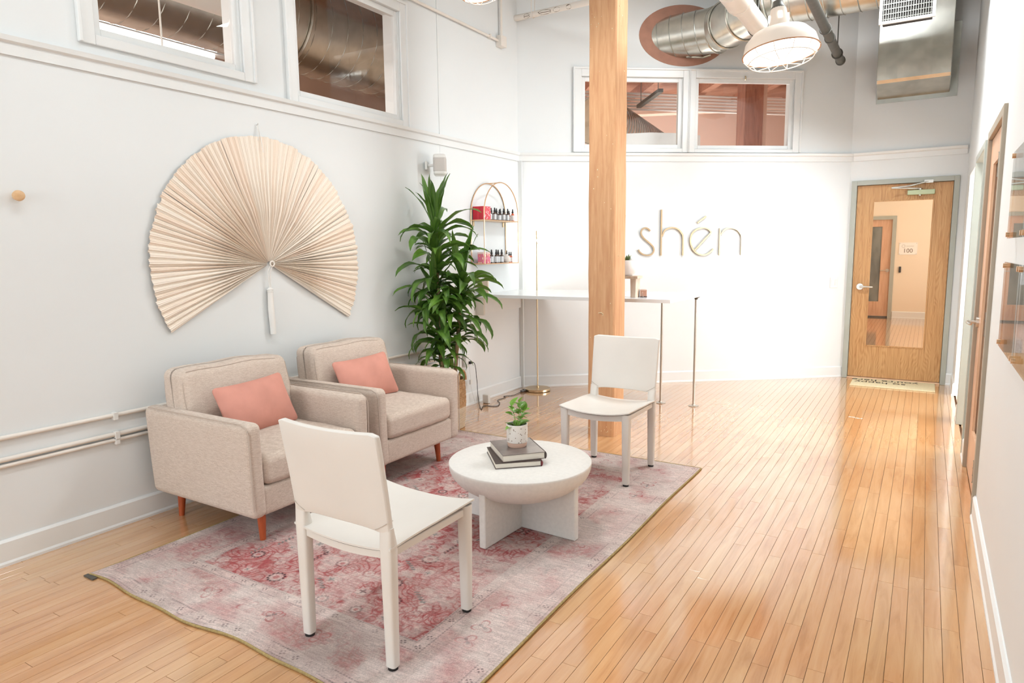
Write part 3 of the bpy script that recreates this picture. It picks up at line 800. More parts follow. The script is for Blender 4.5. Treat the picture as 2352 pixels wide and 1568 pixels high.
    me.polygons.foreach_set('loop_start', np.arange(0, q.size, 4, dtype=np.int32)); 
    try: me.polygons.foreach_set('loop_total', np.full(len(q), 4, dtype=np.int32))
    except Exception: pass
    me.update(calc_edges=True)
    at = me.color_attributes.new('weave', 'FLOAT_COLOR', 'POINT')
    at.data.foreach_set('color', np.concatenate([C.reshape(-1, 3), np.ones((nx * ny, 1))], 1).astype(np.float32).ravel())
    m, nt, bs = base('faded_oriental_weave')
    ca = nt.nodes.new('ShaderNodeVertexColor'); ca.layer_name = 'weave'
    co_ = coords(nt, (1, 0.35, 1))
    nn = N(nt, 'ShaderNodeTexNoise', Scale=420, Detail=2); nt.links.new(co_, nn.inputs[0])
    rp = ramp(nt, nn.outputs[0], [(0.3, (0.80, 0.78, 0.78, 1)), (0.7, (1.12, 1.1, 1.1, 1))])
    nt.links.new(mixc(nt, 1.0, ca.outputs[0], rp.outputs[0], 'MULTIPLY'), bs.inputs['Base Color'])
    bs.inputs['Roughness'].default_value = 0.95; bs.inputs['Specular IOR Level'].default_value = 0.1
    bumpn(nt, bs, nn.outputs[0], 0.5, 0.002)
    root = thing('area_rug', 'faded red and cream oriental area rug under the chairs and table', 'rug')
    p = mobj('pile', me, m, root, smooth=False)
    # whipped edge
    ring = [tuple(co[i]) for i in idx[0, ::6]] + [tuple(co[i]) for i in idx[::6, -1]] + [tuple(co[i]) for i in idx[-1, ::-6]] + [tuple(co[i]) for i in idx[::-6, 0]]
    ring = [Vector((a[0], a[1], 0.0058)) for a in ring]
    cl = []
    for v in ring:
        if not cl or (v - cl[-1]).length > 0.004: cl.append(v)
    MB().tube(cl, 0.0056, 6, closed=True).build('whipped_edge', pm('olive_binding', srgb(168, 146, 96), 0.9, var=.2, vs=90), root)
    MB().box((x0 - 0.012, y0 - 0.016, 0.001), (x0 + 0.065, y0 + 0.004, 0.007)).build('corner_grip', M['darkpipe'], root, smooth=False)
    return root
build_rug()
RUGZ = 0.0092

# ---- upholstery
def fabric(name, c1, c2, scale=(1, 1, 1)):
    m, nt, bs = base(name)
    co = coords(nt, scale)
    mp = nt.nodes.new('ShaderNodeMapping'); mp.inputs['Scale'].default_value = (40, 40, 420); nt.links.new(co, mp.inputs[0])
    n1 = N(nt, 'ShaderNodeTexNoise', Scale=1.0, Detail=2); nt.links.new(mp.outputs[0], n1.inputs[0])
    n2 = N(nt, 'ShaderNodeTexNoise', Scale=350, Detail=1); nt.links.new(co, n2.inputs[0])
    ad = N(nt, 'ShaderNodeMath', operation='ADD'); nt.links.new(n1.outputs[0], ad.inputs[0]); nt.links.new(n2.outputs[0], ad.inputs[1])
    hf = N(nt, 'ShaderNodeMath', operation='MULTIPLY'); hf.inputs[1].default_value = 0.5; nt.links.new(ad.outputs[0], hf.inputs[0])
    rp = ramp(nt, hf.outputs[0], [(0.36, c2), (0.62, c1)]); nt.links.new(rp.outputs[0], bs.inputs['Base Color'])
    bs.inputs['Roughness'].default_value = 0.9; bs.inputs['Specular IOR Level'].default_value = 0.2
    bs.inputs['Sheen Weight'].default_value = 0.15
    bumpn(nt, bs, hf.outputs[0], 0.35, 0.0012); return m
M['linen'] = fabric('oatmeal_linen', srgb(224, 208, 194), srgb(196, 176, 160))
M['walnut'] = wood('cherry_stained_leg', srgb(190, 92, 50), srgb(158, 70, 36), (6, 6, 1.2), 0.35)
M['salmon'] = pm('salmon_velvet', srgb(216, 152, 136), 0.75, var=0.07, vs=7, bump=0.12, bsc=160, spec=0.25)
M['piping'] = pm('linen_piping', srgb(196, 178, 164), 0.9)
def make_armchair(name, label, loc):
    """local: +x out from the wall (front), y across, origin on the floor at the centre of the back"""
    W2, D, HA, TA, Z0 = 0.41, 0.875, 0.645, 0.088, 0.165
    r = thing(name, label, 'armchair', loc)
    for s in (-1, 1):
        def bend(p, s=s):
            t = (p.z + 0.24) / 0.48
            return (p.x + (0.018 * (1 - t)) * (-1 if p.x < 0 else 0) * -1, p.y - s * 0.010 * (1 - t) ** 2, p.z)
        a = rbox(D, TA, HA - Z0, 0.036, 5, 6, bend).build('arm', M['linen'], r, angle=60, loc=(D / 2, s * (W2 - TA / 2), Z0 + (HA - Z0) / 2))
        o_ = s * (TA / 2 - 0.006)
        pth = [(-D / 2 + 0.05, o_, (HA - Z0) / 2 - 0.003), (D / 2 - 0.055, o_, (HA - Z0) / 2 - 0.003), (D / 2 - 0.02, o_, (HA - Z0) / 2 - 0.018), (D / 2 - 0.004, o_, (HA - Z0) / 2 - 0.05), (D / 2 - 0.003, o_ - s * .006, -(HA - Z0) / 2 + 0.05)]
        MB().tube(pth, 0.0032, 5).build('piping', M['piping'], a)
    rbox(D - 0.02, 2 * (W2 - TA) + 0.02, 0.15, 0.022, 3, 4).build('seat_base', M['linen'], r, loc=(D / 2 - 0.004, 0, Z0 + 0.076))
    rbox(0.13, 2 * (W2 - TA) + 0.02, HA - Z0 - 0.02, 0.03, 3, 4).build('back_frame', M['linen'], r, loc=(0.07, 0, Z0 + (HA - Z0) / 2))
    sw, sd, sh = 2 * (W2 - TA) - 0.006, 0.66, 0.155
    def puff(p):
        u, v = p.x / (sd / 2), p.y / (sw / 2)
        g = max(0, 1 - u * u) * max(0, 1 - v * v)
        return (p.x + 0.010 * max(0, 1 - v * v) * (1 if u > .9 else 0), p.y, p.z + (0.026 * g if p.z > 0 else 0) - 0.008 * (1 if p.z > 0 else 0) * abs(v) ** 6 + 0.002 * math.sin(p.y * 40 + p.x * 25))
    sc = rbox(sd, sw, sh, 0.04, 5, 9, puff).build('seat_cushion', M['linen'], r, angle=70, loc=(D - sd / 2 - 0.004, 0, 0.392))
    for zz in (0.058, -0.06):
        MB().tube([(sd / 2 - .002 - (.012 if zz > 0 else 0.01), -sw / 2 + .035, zz), (sd / 2 + .006 - (.012 if zz > 0 else 0.01), 0, zz + .002), (sd / 2 - .002 - (.012 if zz > 0 else 0.01), sw / 2 - .035, zz)], 0.003, 5).build('piping', M['piping'], sc)
    bwid, bh, bt = 2 * (W2 - TA) + 0.06, 0.44, 0.21
    def bpuff(p):
        u, v = p.y / (bwid / 2), p.z / (bh / 2)
        g = max(0, 1 - u * u) * max(0, 1 - v * v)
        top = max(0, v)
        x = p.x + (0.035 * g if p.x > 0 else -0.008 * g) - 0.03 * (v + 1) * 0.5 * (1 if p.x > 0 else 0)
        return (x - 0.055 * (v + 1) * 0.5, p.y * (1 - 0.012 * top ** 3 + 0.006 * math.sin(p.z * 30)), p.z + 0.012 * max(0, 1 - u * u) * top + 0.004 * math.sin(p.y * 18) * top)
    bc = rbox(bt, bwid, bh, 0.045, 5, 9, bpuff).build('back_cushion', M['linen'], r, angle=70, loc=(0.245, 0, 0.622))
    q_ = 0.045 * 0.29
    for fx in (bt / 2 - q_, -bt / 2 + q_):
        yy_, zz_ = bwid / 2 - q_, bh / 2 - q_; pr = []
        for i in range(44):
            t_ = i / 44 * 4; k_ = int(t_); u_ = t_ - k_
            c4 = [(-yy_ + .03, zz_), (yy_ - .03, zz_), (yy_, zz_ - .03), (yy_, -zz_ + .03), (yy_ - .03, -zz_), (-yy_ + .03, -zz_), (-yy_, -zz_ + .03), (-yy_, zz_ - .03)]
            a_, b_ = (c4[2 * k_], c4[2 * k_ + 1])
            pr.append(bpuff(Vector((fx, a_[0] + (b_[0] - a_[0]) * u_ * 44 / 43, a_[1] + (b_[1] - a_[1]) * u_ * 44 / 43))))
        MB().tube(pr, 0.0034, 5, closed=True).build('piping', M['piping'], bc)
    for (x, y) in ((D - 0.115, -W2 + 0.135), (D - 0.115, W2 - 0.135), (0.09, -W2 + 0.135), (0.09, W2 - 0.135)):
        MB().tube([(x, y, 0.2), (x + (0.012 if x > .4 else -0.012), y + (0.008 if y > 0 else -0.008), RUGZ if x > .4 else 0.0)], [0.026, 0.015], 14).build('leg', M['walnut'], r)
    return r
SOFA1 = (-3.572, 2.39); SOFA2 = (-3.592, 3.307)
make_armchair('armchair', 'oatmeal linen armchair nearer the camera, half hidden by the near leather chair', (SOFA1[0], SOFA1[1], 0.0))
make_armchair('armchair', 'oatmeal linen armchair farther along the wall, beside the tall leafy plant', (SOFA2[0], SOFA2[1], 0.0))
def make_lumbar(label, loc, rz):
    w, h, t = 0.475, 0.30, 0.13
    def f(p):
        u, v = p.y / (w / 2), p.z / (h / 2)
        g = max(0, 1 - abs(u) ** 2.4) ** 0.75 * max(0, 1 - abs(v) ** 2.4) ** 0.75
        ear = abs(u * v) ** 4
        return (p.x * (0.10 + 0.95 * g) + 0.004 * math.sin(u * 9 + v * 4) * g, p.y * (1 - 0.035 * (1 - v * v) + 0.01 * ear), p.z * (1 - 0.06 * (1 - u * u) + 0.02 * ear))
    o = rbox(t, w, h, 0.03, 3, 12, f).build('lumbar_cushion', M['salmon'], angle=80)
    o.location = loc; o.rotation_euler = (R(2.0), R(-24), rz)
    return tag(o, label, 'cushion')
make_lumbar('salmon pink lumbar cushion lying in the nearer linen armchair', (SOFA1[0] + 0.425, 2.385, 0.615), R(3))
make_lumbar('salmon pink lumbar cushion lying in the farther linen armchair', (SOFA2[0] + 0.425, 3.275, 0.62), R(-4))

# ---- leather side chairs (local: +y is the front, origin on the floor at the centre of the legs)
def make_chair(label, loc, rz):
    r = thing('leather_chair', label, 'chair', loc, rz)
    lx, ly = 0.2085, 0.222
    def leg(x, y, top, lean=0):
        m = MB(); n = 16; secs = []
        zs = [0.012, 0.15, 0.30, 0.45] + ([0.52] if top > .46 else [])
        for z in zs:
            k = z / 0.45; hw = 0.0205 + 0.0065 * min(1, k); hd = 0.019 + 0.005 * min(1, k) - max(0, z - .45) * .17
            ring = []
            for q in range(n):
                a = 2 * PI * q / n; c, s = math.cos(a), math.sin(a)
                ring.append((x + math.copysign(abs(c) ** 0.55, c) * hw, y + math.copysign(abs(s) ** 0.55, s) * hd + lean * max(0, z - .45) * .09, z))
            secs.append(ring)
        vs = [p for s_ in secs for p in s_]
        fs = [(i * n + k, i * n + (k + 1) % n, (i + 1) * n + (k + 1) % n, (i + 1) * n + k) for i in range(len(zs) - 1) for k in range(n)]
        fs += [tuple(range(n))[::-1], tuple(range(len(vs) - n, len(vs)))]
        o = m.add(vs, fs).build('leg', M['leather'], r, angle=50)
        MB().cyl((x, y, 0), (x, y, 0.014), 0.0185, 12).build('foot', M['black'], o)
    for sx in (-1, 1):
        leg(sx * lx, -ly, 0.52, -1); leg(sx * lx, ly, 0.44)
    # rails
    for nm, a, b in (('front_rail', (-lx + .015, ly), (lx - .015, ly)), ('rear_rail', (-lx + .015, -ly), (lx - .015, -ly))):
        pts = []
        m = MB(); K = 10; ring = []
        for i in range(K + 1):
            t = i / K; x = a[0] + (b[0] - a[0]) * t; z = 0.428 - 0.016 * math.sin(PI * t)
            ring.append((x, a[1], z))
        vs = []; fs = []
        for (x, y, z) in ring: vs += [(x, y - .012, z - .021), (x, y + .012, z - .021), (x, y + .012, z + .016), (x, y - .012, z + .016)]
        for i in range(K):
            for k in range(4): fs.append((i * 4 + k, i * 4 + (k + 1) % 4, i * 4 + 4 + (k + 1) % 4, i * 4 + 4 + k))
        fs += [(0, 1, 2, 3), (K * 4 + 3, K * 4 + 2, K * 4 + 1, K * 4)]
        m.add(vs, fs).build(nm, M['leather'], r, angle=50)
    for sx in (-1, 1):
        MB().box((sx * lx - .011, -ly + .015, 0.407), (sx * lx + .011, ly - .015, 0.437)).build('side_rail', M['leather'], r, smooth=False, bevel=0.004)
    # sling seat
    nu, nv = 16, 14; vs = []; fs = []
    def top(u, v):                       # u,v in -1..1
        x = u * 0.236; y = v * 0.248 + 0.004
        side = (1 - u * u)
        z = 0.462 - 0.020 * side - 0.006 * (1 - v * v) * side + 0.006 * abs(u) ** 3 * max(0, v) - 0.010 * max(0, -v) ** 2
        y += 0.012 * side * (1 if v > 0 else 0.3) * max(0, v) ** 2
        return x, y, z
    for lay in (0, 1):
        for j in range(nv + 1):
            for i in range(nu + 1):
                x, y, z = top(-1 + 2 * i / nu, -1 + 2 * j / nv)
                vs.append((x, y, z - 0.007 * lay))
    o1 = (nu + 1) * (nv + 1); I = lambda i, j: j * (nu + 1) + i
    for j in range(nv):
        for i in range(nu):
            fs.append((I(i, j), I(i + 1, j), I(i + 1, j + 1), I(i, j + 1))); fs.append(tuple(o1 + k for k in (I(i, j), I(i, j + 1), I(i + 1, j + 1), I(i + 1, j))))
    bd = [I(i, 0) for i in range(nu)] + [I(nu, j) for j in range(nv)] + [I(i, nv) for i in range(nu, 0, -1)] + [I(0, j) for j in range(nv, 0, -1)]
    for a_, b_ in zip(bd, bd[1:] + bd[:1]): fs.append((a_, a_ + o1, b_ + o1, b_))
    seat = MB().add(vs, fs).build('seat', M['leather'], r, angle=40)
    eg = [Vector(vs[k]) + Vector((-.006 * (1 if vs[k][0] > 0 else -1), -.006 * (1 if vs[k][1] > 0 else -1), -0.0085)) for k in bd]
    MB().tube(eg, 0.0030, 5, closed=True).build('seat_shadow_line', M['seatshadow'], seat)  # dark tube stands in for the thin shadow under the seat rim
    # curved back panel wrapping the rear posts
    nu, nv = 18, 12; vs = []; fs = []; thk = 0.031
    def bk(u, v):
        x = u * (0.231 + 0.004 * v); z = 0.492 + v * (0.868 - 0.492)
        y = -ly - 0.004 - 0.056 * v ** 1.15 - 0.022 * (1 - u * u) * (0.35 + .65 * v)
        z += -0.006 * (1 - u * u) * v + 0.022 * (1 - v) ** 6 * (1 - abs(u) ** 4) - 0.006
        if v > .93: z -= 0.010 * max(0, abs(u) - .9) / .1
        return x, y, z
    for lay in (0, 1):
        for j in range(nv + 1):
            for i in range(nu + 1):
                x, y, z = bk(-1 + 2 * i / nu, j / nv)
                edge = (0.72 if j in (0, nv) or i in (0, nu) else 1.0)
                vs.append((x, y + (thk / 2 if lay == 0 else -thk / 2) * edge, z))
    o1 = (nu + 1) * (nv + 1); I = lambda i, j: j * (nu + 1) + i
    for j in range(nv):
        for i in range(nu):
            fs.append((I(i, j), I(i + 1, j), I(i + 1, j + 1), I(i, j + 1))); fs.append(tuple(o1 + k for k in (I(i, j), I(i, j + 1), I(i + 1, j + 1), I(i + 1, j))))
    bd = [I(i, 0) for i in range(nu)] + [I(nu, j) for j in range(nv)] + [I(i, nv) for i in range(nu, 0, -1)] + [I(0, j) for j in range(nv, 0, -1)]
    for a_, b_ in zip(bd, bd[1:] + bd[:1]): fs.append((a_, a_ + o1, b_ + o1, b_))
    back = MB().add(vs, fs).build('backrest', M['leather'], r, angle=50, bevel=0.005, seg=2)
    for s in (-1, 1):
        for side in (1, -1):
            sp_ = []
            for u_, v_ in ((0.985, 0.15), (0.90, 0.105), (0.82, 0.065), (0.745, 0.03)):
                x, y, z = bk(s * u_, v_); sp_.append((x, y + side * (thk / 2 + .0004), z))
            MB().tube(sp_, 0.0012, 5).build('corner_seam', M['seam'], back)
    return r
make_chair('ivory leather side chair in the foreground, seen from behind', (-1.715, 1.852, RUGZ), 0.0)
make_chair('ivory leather side chair in front of the timber post, facing the camera', (-1.708, 3.977, RUGZ), PI)

# ---- coffee table
M['stone'] = pm('cast_limestone', srgb(236, 232, 226), 0.6, var=0.035, vs=55, bump=0.08, bsc=140, spec=0.3, detail=5)
TC = (-1.752, 2.915); TZ = 0.362; TR = 0.372
t = thing('coffee_table', 'round ivory stone coffee table with crossed slab base', 'table', (TC[0], TC[1], RUGZ), R(-3))
prof = [(0.001, TZ - 0.195)]
for i in range(1, 19):
    a = PI / 2 * i / 18
    prof.append((TR * math.sin(a), TZ - 0.012 - 0.183 * math.cos(a)))
prof += [(TR, TZ - 0.003), (TR - 0.003, TZ), (TR * 0.6, TZ), (0.001, TZ)]
MB().lathe(prof, 72).build('top', M['stone'], t, angle=50)
FR = 0.338
def fin(axis):
    pts = [(-FR, 0)] + [(FR, 0)]
    def side(s):
        o_ = []
        for i in range(7):
            a = PI / 2 * i / 6; o_.append((s * (FR - 0.02 + 0.02 * math.cos(a)), 0.290 + 0.02 * math.sin(a)))
        o_.append((s * (FR - 0.042), 0.298))
        for k in (0.28, 0.22, 0.14): o_.append((s * k, TZ - 0.02 - 0.183 * math.sqrt(1 - (k / TR) ** 2) + 0.012))
        return o_
    p = [(-FR, 0), (FR, 0)] + side(1) + [(0, 0.19)] + side(-1)[::-1]
    m = MB().prism(p, -0.019, 0.019, 'y' if axis == 'x' else 'x')
    return m
fin('x').build('base_slab', M['stone'], t, bevel=0.006, seg=3, angle=30); fin('y').build('base_slab', M['stone'], t, bevel=0.006, seg=3, angle=30)

# ---- books, pot and plant on the table
M['page'] = pm('cream_pages', srgb(240, 232, 218), 0.8, var=0.06, vs=300, stretch=(.02, .02, 1))
def book(label, loc, rz, w, d, h, cover, spine):
    b = thing('hardcover_book', label, 'book', loc, rz, 'books on the coffee table')
    MB().box((-w / 2, -d / 2, 0.003), (w / 2 - .006, d / 2 - .0, h - 0.003)).build('pages', M['page'], b, smooth=False)
    MB().box((-w / 2 - .003, -d / 2 - .003, h - 0.0035), (w / 2, d / 2 + .003, h)).build('front_cover', cover, b, smooth=False, bevel=.0008)
    MB().box((-w / 2 - .003, -d / 2 - .003, 0), (w / 2, d / 2 + .003, 0.0035)).build('back_cover', cover, b, smooth=False, bevel=.0008)
    MB().prism([(w / 2 - .004, 0), (w / 2 + .001, 0), (w / 2 + .005, h * .25), (w / 2 + .006, h * .5), (w / 2 + .005, h * .75), (w / 2 + .001, h), (w / 2 - .004, h)], -d / 2 - .003, d / 2 + .003, 'y').build('spine', spine, b, angle=50)
    return b
BZ = RUGZ + TZ
dk = pm('dark_brown_cover', srgb(72, 56, 52), 0.35, var=.25, vs=12); dk2 = pm('grey_photo_cover', srgb(128, 116, 110), 0.28, var=.35, vs=10)
book('closed book with brown cover, lower of the two on the coffee table', (-1.785, 2.905, BZ), R(42), 0.235, 0.29, 0.030, dk, pm('crimson_spine', srgb(120, 46, 48), .5, var=.4, vs=40))
book('closed book with glossy grey cover, under the speckled plant pot', (-1.775, 2.925, BZ + 0.030), R(47), 0.222, 0.275, 0.036, dk2, dk)
PZ = BZ + 0.066
m, nt, bs = base('speckled_glaze'); vo = N(nt, 'ShaderNodeTexVoronoi', Scale=95); nt.links.new(coords(nt), vo.inputs[0])
sel = nt.nodes.new('ShaderNodeSeparateColor'); nt.links.new(vo.outputs[1], sel.inputs[0])
dd = N(nt, 'ShaderNodeMath', operation='LESS_THAN'); dd.inputs[1].default_value = 0.30; nt.links.new(vo.outputs[0], dd.inputs[0])
ps = N(nt, 'ShaderNodeMath', operation='LESS_THAN'); ps.inputs[1].default_value = 0.30; nt.links.new(sel.outputs[0], ps.inputs[0])
ml = N(nt, 'ShaderNodeMath', operation='MULTIPLY'); nt.links.new(dd.outputs[0], ml.inputs[0]); nt.links.new(ps.outputs[0], ml.inputs[1])
nt.links.new(mixc(nt, ml.outputs[0], srgb(240, 234, 227), srgb(150, 128, 112)), bs.inputs['Base Color']); bs.inputs['Roughness'].default_value = 0.35; M['speckle'] = m
pot = thing('potted_plant', 'small bright green plant in speckled white pot on the books', 'plant', (-1.778, 2.93, PZ))
PR = 0.0555
MB().lathe([(0.001, 0.0), (0.047, 0), (0.050, 0.004), (0.0515, 0.024)], 40, cap=False).build('pot_foot', pm('bare_pink_clay', srgb(232, 196, 176), 0.7), pot)
MB().lathe([(0.0515, 0.024), (0.0545, 0.027), (PR, 0.05), (PR, 0.118), (PR - .002, 0.1205), (PR - .005, 0.1195), (PR - .006, 0.098), (0.001, 0.097)], 40, cap=False).build('pot', M['speckle'], pot)
MB().lathe([(PR - .006, 0.100), (0.03, 0.104), (0.001, 0.103)], 20, cap=False).build('soil', M['soil'], pot)
def leafmat(name, c1, c2, c3, rough=0.35, band=3.0):
    m, nt, bs = base(name)
    oi = nt.nodes.new('ShaderNodeObjectInfo')
    co = coords(nt, (2, 26, 2)); n = N(nt, 'ShaderNodeTexNoise', Scale=band, Detail=3); nt.links.new(co, n.inputs[0])
    rp = ramp(nt, n.outputs[0], [(0.3, c2), (0.65, c1)])
    mr = ramp(nt, oi.outputs['Random'], [(0, (0.55, 0.6, 0.5, 1)), (0.5, (1, 1, 1, 1)), (1, c3)])
    nt.links.new(mixc(nt, 1.0, rp.outputs[0], mr.outputs[0], 'MULTIPLY'), bs.inputs['Base Color'])
    bs.inputs['Roughness'].default_value = rough; bs.inputs['Specular IOR Level'].default_value = 0.5
    bs.inputs['Subsurface Weight'].default_value = 0.0
    # light through the blade
    tl = nt.nodes.new('ShaderNodeBsdfTranslucent'); mx = nt.nodes.new('ShaderNodeMixShader'); mx.inputs[0].default_value = 0.22
    nt.links.new(rp.outputs[0], tl.inputs[0]); out = nt.nodes['Material Output']
    nt.links.new(bs.outputs[0], mx.inputs[1]); nt.links.new(tl.outputs[0], mx.inputs[2]); nt.links.new(mx.outputs[0], out.inputs[0])
    return m
M['leafy'] = leafmat('fresh_green_leaf', srgb(142, 186, 84), srgb(96, 150, 56), (1.3, 1.25, 1.1, 1), 0.3)
M['stem'] = pm('green_stem', srgb(150, 180, 100), 0.5)
def oval_leaf(L, Wd, cup):
    m = MB(); n = 8; vs = []; fs = []
    for i in range(n + 1):
        t_ = i / n; w = Wd * (math.sin(PI * t_ ** 0.8) ** 0.75 if 0 < t_ < 1 else 0.02)
        x = L * t_; z = -cup * t_ * t_ * L
        vs += [(x, -w, z + w * 0.35), (x, -w * .5, z + w * .10), (x, 0, z), (x, w * .5, z + w * .10), (x, w, z + w * .35)]
    for i in range(n):
        for k in range(4): fs.append((i * 5 + k, i * 5 + k + 1, i * 5 + 6 + k, i * 5 + 5 + k))
    me = bpy.data.meshes.new('leaf'); me.from_pydata(vs, [], fs); me.materials.append(M['leafy'])
    me.polygons.foreach_set('use_smooth', [True] * len(fs)); return me
lv = [oval_leaf(0.055, 0.019, 0.3), oval_leaf(0.062, 0.021, 0.55), oval_leaf(0.045, 0.017, 0.2)]
rg = random.Random(4)
def put_leaf(me, parent, p, az, el, roll=0, sc=1.0, name='leaf'):
    o = bpy.data.objects.new(name, me); COL.objects.link(o); o.parent = parent
    o.location = p; o.rotation_euler = (Matrix.Rotation(az, 3, 'Z') @ Matrix.Rotation(-el, 3, 'Y') @ Matrix.Rotation(roll, 3, 'X')).to_euler(); o.scale = (sc, sc, sc); return o
stems = [((0.004, 0.0), (0.02, -0.006, 0.236)), ((-0.012, 0.008), (-0.03, -0.005, 0.208)), ((0.014, -0.008), (0.034, 0.012, 0.19))]
for k, ((sx, sy), tip) in enumerate(stems):
    p0 = Vector((sx, sy, 0.10)); p1 = Vector(tip); mid = (p0 + p1) / 2 + Vector((0.004, 0, 0.01))
    MB().tube([p0, mid, p1], [0.0024, 0.002, 0.0012], 6).build('stem', M['stem'], pot)
    for q in range(6):
        t_ = 0.42 + 0.58 * q / 5; p = p0.lerp(p1, t_)
        put_leaf(lv[(q + k) % 3], pot, p, q * 2.4 + k + .5, R(20 + 45 * t_ * (1 if q == 5 else .6)) if q else R(10), rg.uniform(-.4, .4), rg.uniform(.82, 1.12))
for q in range(6):
    put_leaf(lv[q % 3], pot, (0.016 * math.cos(q * 1.05), 0.016 * math.sin(q * 1.05), 0.104), q * 1.05 + .3, R(rg.uniform(25, 50)), rg.uniform(-.5, .5), rg.uniform(.95, 1.2))

# ---- pleated wall fan
FC = (2.912, 1.388); FRAD = 0.795
fan = thing('pleated_wall_fan', 'large pale blush pleated fan with white tassel hung on left wall', 'wall fan', (XL, FC[0], FC[1]))
NP = 84; A0, A1 = R(-30.6), R(208.3); DA = (A1 - A0) / NP
m, nt, bs = base('blush_bamboo_slats')
oi = nt.nodes.new('ShaderNodeObjectInfo')
rp = ramp(nt, oi.outputs['Random'], [(0, srgb(252, 234, 217)), (0.5, srgb(253, 240, 225)), (1, srgb(254, 245, 233))])
nn = N(nt, 'ShaderNodeTexNoise', Scale=1, Detail=3); nt.links.new(coords(nt, (2, 2, 220)), nn.inputs[0])
r2 = ramp(nt, nn.outputs[0], [(0.3, (0.90, 0.87, 0.84, 1)), (0.7, (1.04, 1.03, 1.02, 1))])
nt.links.new(mixc(nt, 1, rp.outputs[0], r2.outputs[0], 'MULTIPLY'), bs.inputs['Base Color']); bs.inputs['Roughness'].default_value = 0.6; bs.inputs['Specular IOR Level'].default_value = 0.25
M['fan'] = m
def pleat_mesh():
    """one fold, local: along +y, angular spread DA, depth towards +x"""
    rs = [0.016, 0.07, 0.18, 0.34, 0.52, 0.68, 0.78, FRAD]; cr = 9; vs = []; fs = []
    for r_ in rs:
        amp = 0.005 + 0.019 * math.exp(-((r_ - 0.26) / 0.24) ** 2) + 0.008 * (r_ / FRAD)
        amp = min(amp, 1.6 * r_ * DA)
        for k in range(cr):
            u = k / (cr - 1); a = (u - .5) * DA
            tri = 1 - abs(2 * u - 1)
            x = 0.014 + amp * tri + (0.0022 * (1 if k % 2 else -1) * (r_ / FRAD) ** 2 if 0 < k < cr - 1 else 0)
            vs.append((x, r_ * math.cos(a), r_ * math.sin(a)))
    for i in range(len(rs) - 1):
        for k in range(cr - 1): fs.append((i * cr + k, i * cr + k + 1, i * cr + cr + k + 1, i * cr + cr + k))
    me = bpy.data.meshes.new('pleat'); me.from_pydata(vs, [], fs); me.materials.append(M['fan']); return me
pms = pleat_mesh()
rg = random.Random(12)
for i in range(NP):
    a = A0 + (i + .5) * DA
    o = bpy.data.objects.new('pleat', pms); COL.objects.link(o); o.parent = fan
    s = 1 + rg.uniform(-.008, .008); o.scale = (rg.uniform(.8, 1.15), s, s * rg.choice((1.0, .9, 1.1, 1.05))); o.rotation_euler = (a, 0, 0)
MB().tube([(0.045 + 0.001 * math.sin(2 * q), 0.016 * math.cos(q), 0.016 * math.sin(q)) for q in np.linspace(0, 2 * PI, 25)[:-1]], 0.005, 8, closed=True).build('eyelet_ring', pm('shell_ring', srgb(244, 236, 226), .25), fan)
cordm = pm('white_cotton_cord', srgb(242, 238, 232), 0.85)
MB().tube([(0.045, -0.012, -0.010), (0.03, -0.026, -0.05), (0.028, -0.016, -0.15)], 0.003, 6).tube([(0.045, 0.0, -0.014), (0.03, -0.010, -0.06), (0.028, -0.008, -0.15)], 0.003, 6).build('cord', cordm, fan)
MB().tube([(0.028, -0.012, -0.15), (0.028, -0.012, -0.162), (0.026, -0.013, -0.17)], [0.004, 0.0175, 0.018], 14).tube([(0.026, -0.013, -0.168), (0.026, -0.014, -0.30), (0.025, -0.006, -0.455)], [0.0175, 0.020, 0.0185], 16).build('tassel', cordm, fan, angle=60)
for zz in (-0.165, -0.176): MB().tube([(0.026 + 0.0195 * math.cos(q), -0.013 + 0.0195 * math.sin(q), zz) for q in np.linspace(0, 2 * PI, 17)[:-1]], 0.0022, 6, closed=True).build('tassel_binding', cordm, fan)
MB().tube([(0.03, -0.005, 0.70), (0.024, -0.016, 0.80), (0.008, -0.022, 0.862), (0.010, -0.024, 0.868), (0.024, -0.03, 0.80), (0.02, -0.034, 0.77)], 0.0022, 6).build('hanging_loop', cordm, fan)
MB().tube([(0.0, -0.023, 0.868), (0.014, -0.023, 0.868), (0.017, -0.023, 0.876)], 0.002, 6).build('hook', M['chrome'], fan)
# peg on the left wall
pg = MB().lathe([(0.001, 0), (0.012, 0), (0.012, 0.012), (0.022, 0.022), (0.0255, 0.036), (0.023, 0.048), (0.012, 0.055), (0.001, 0.056)], 20, cap=False).build('wall_peg', wood('pale_beech', srgb(228, 190, 146), srgb(210, 166, 120), (4, 4, 4), .5))
pg.location = (XL, 1.515, 1.733); pg.rotation_euler = (0, R(90), 0); tag(pg, 'small round beech peg on the left wall', 'wall peg')
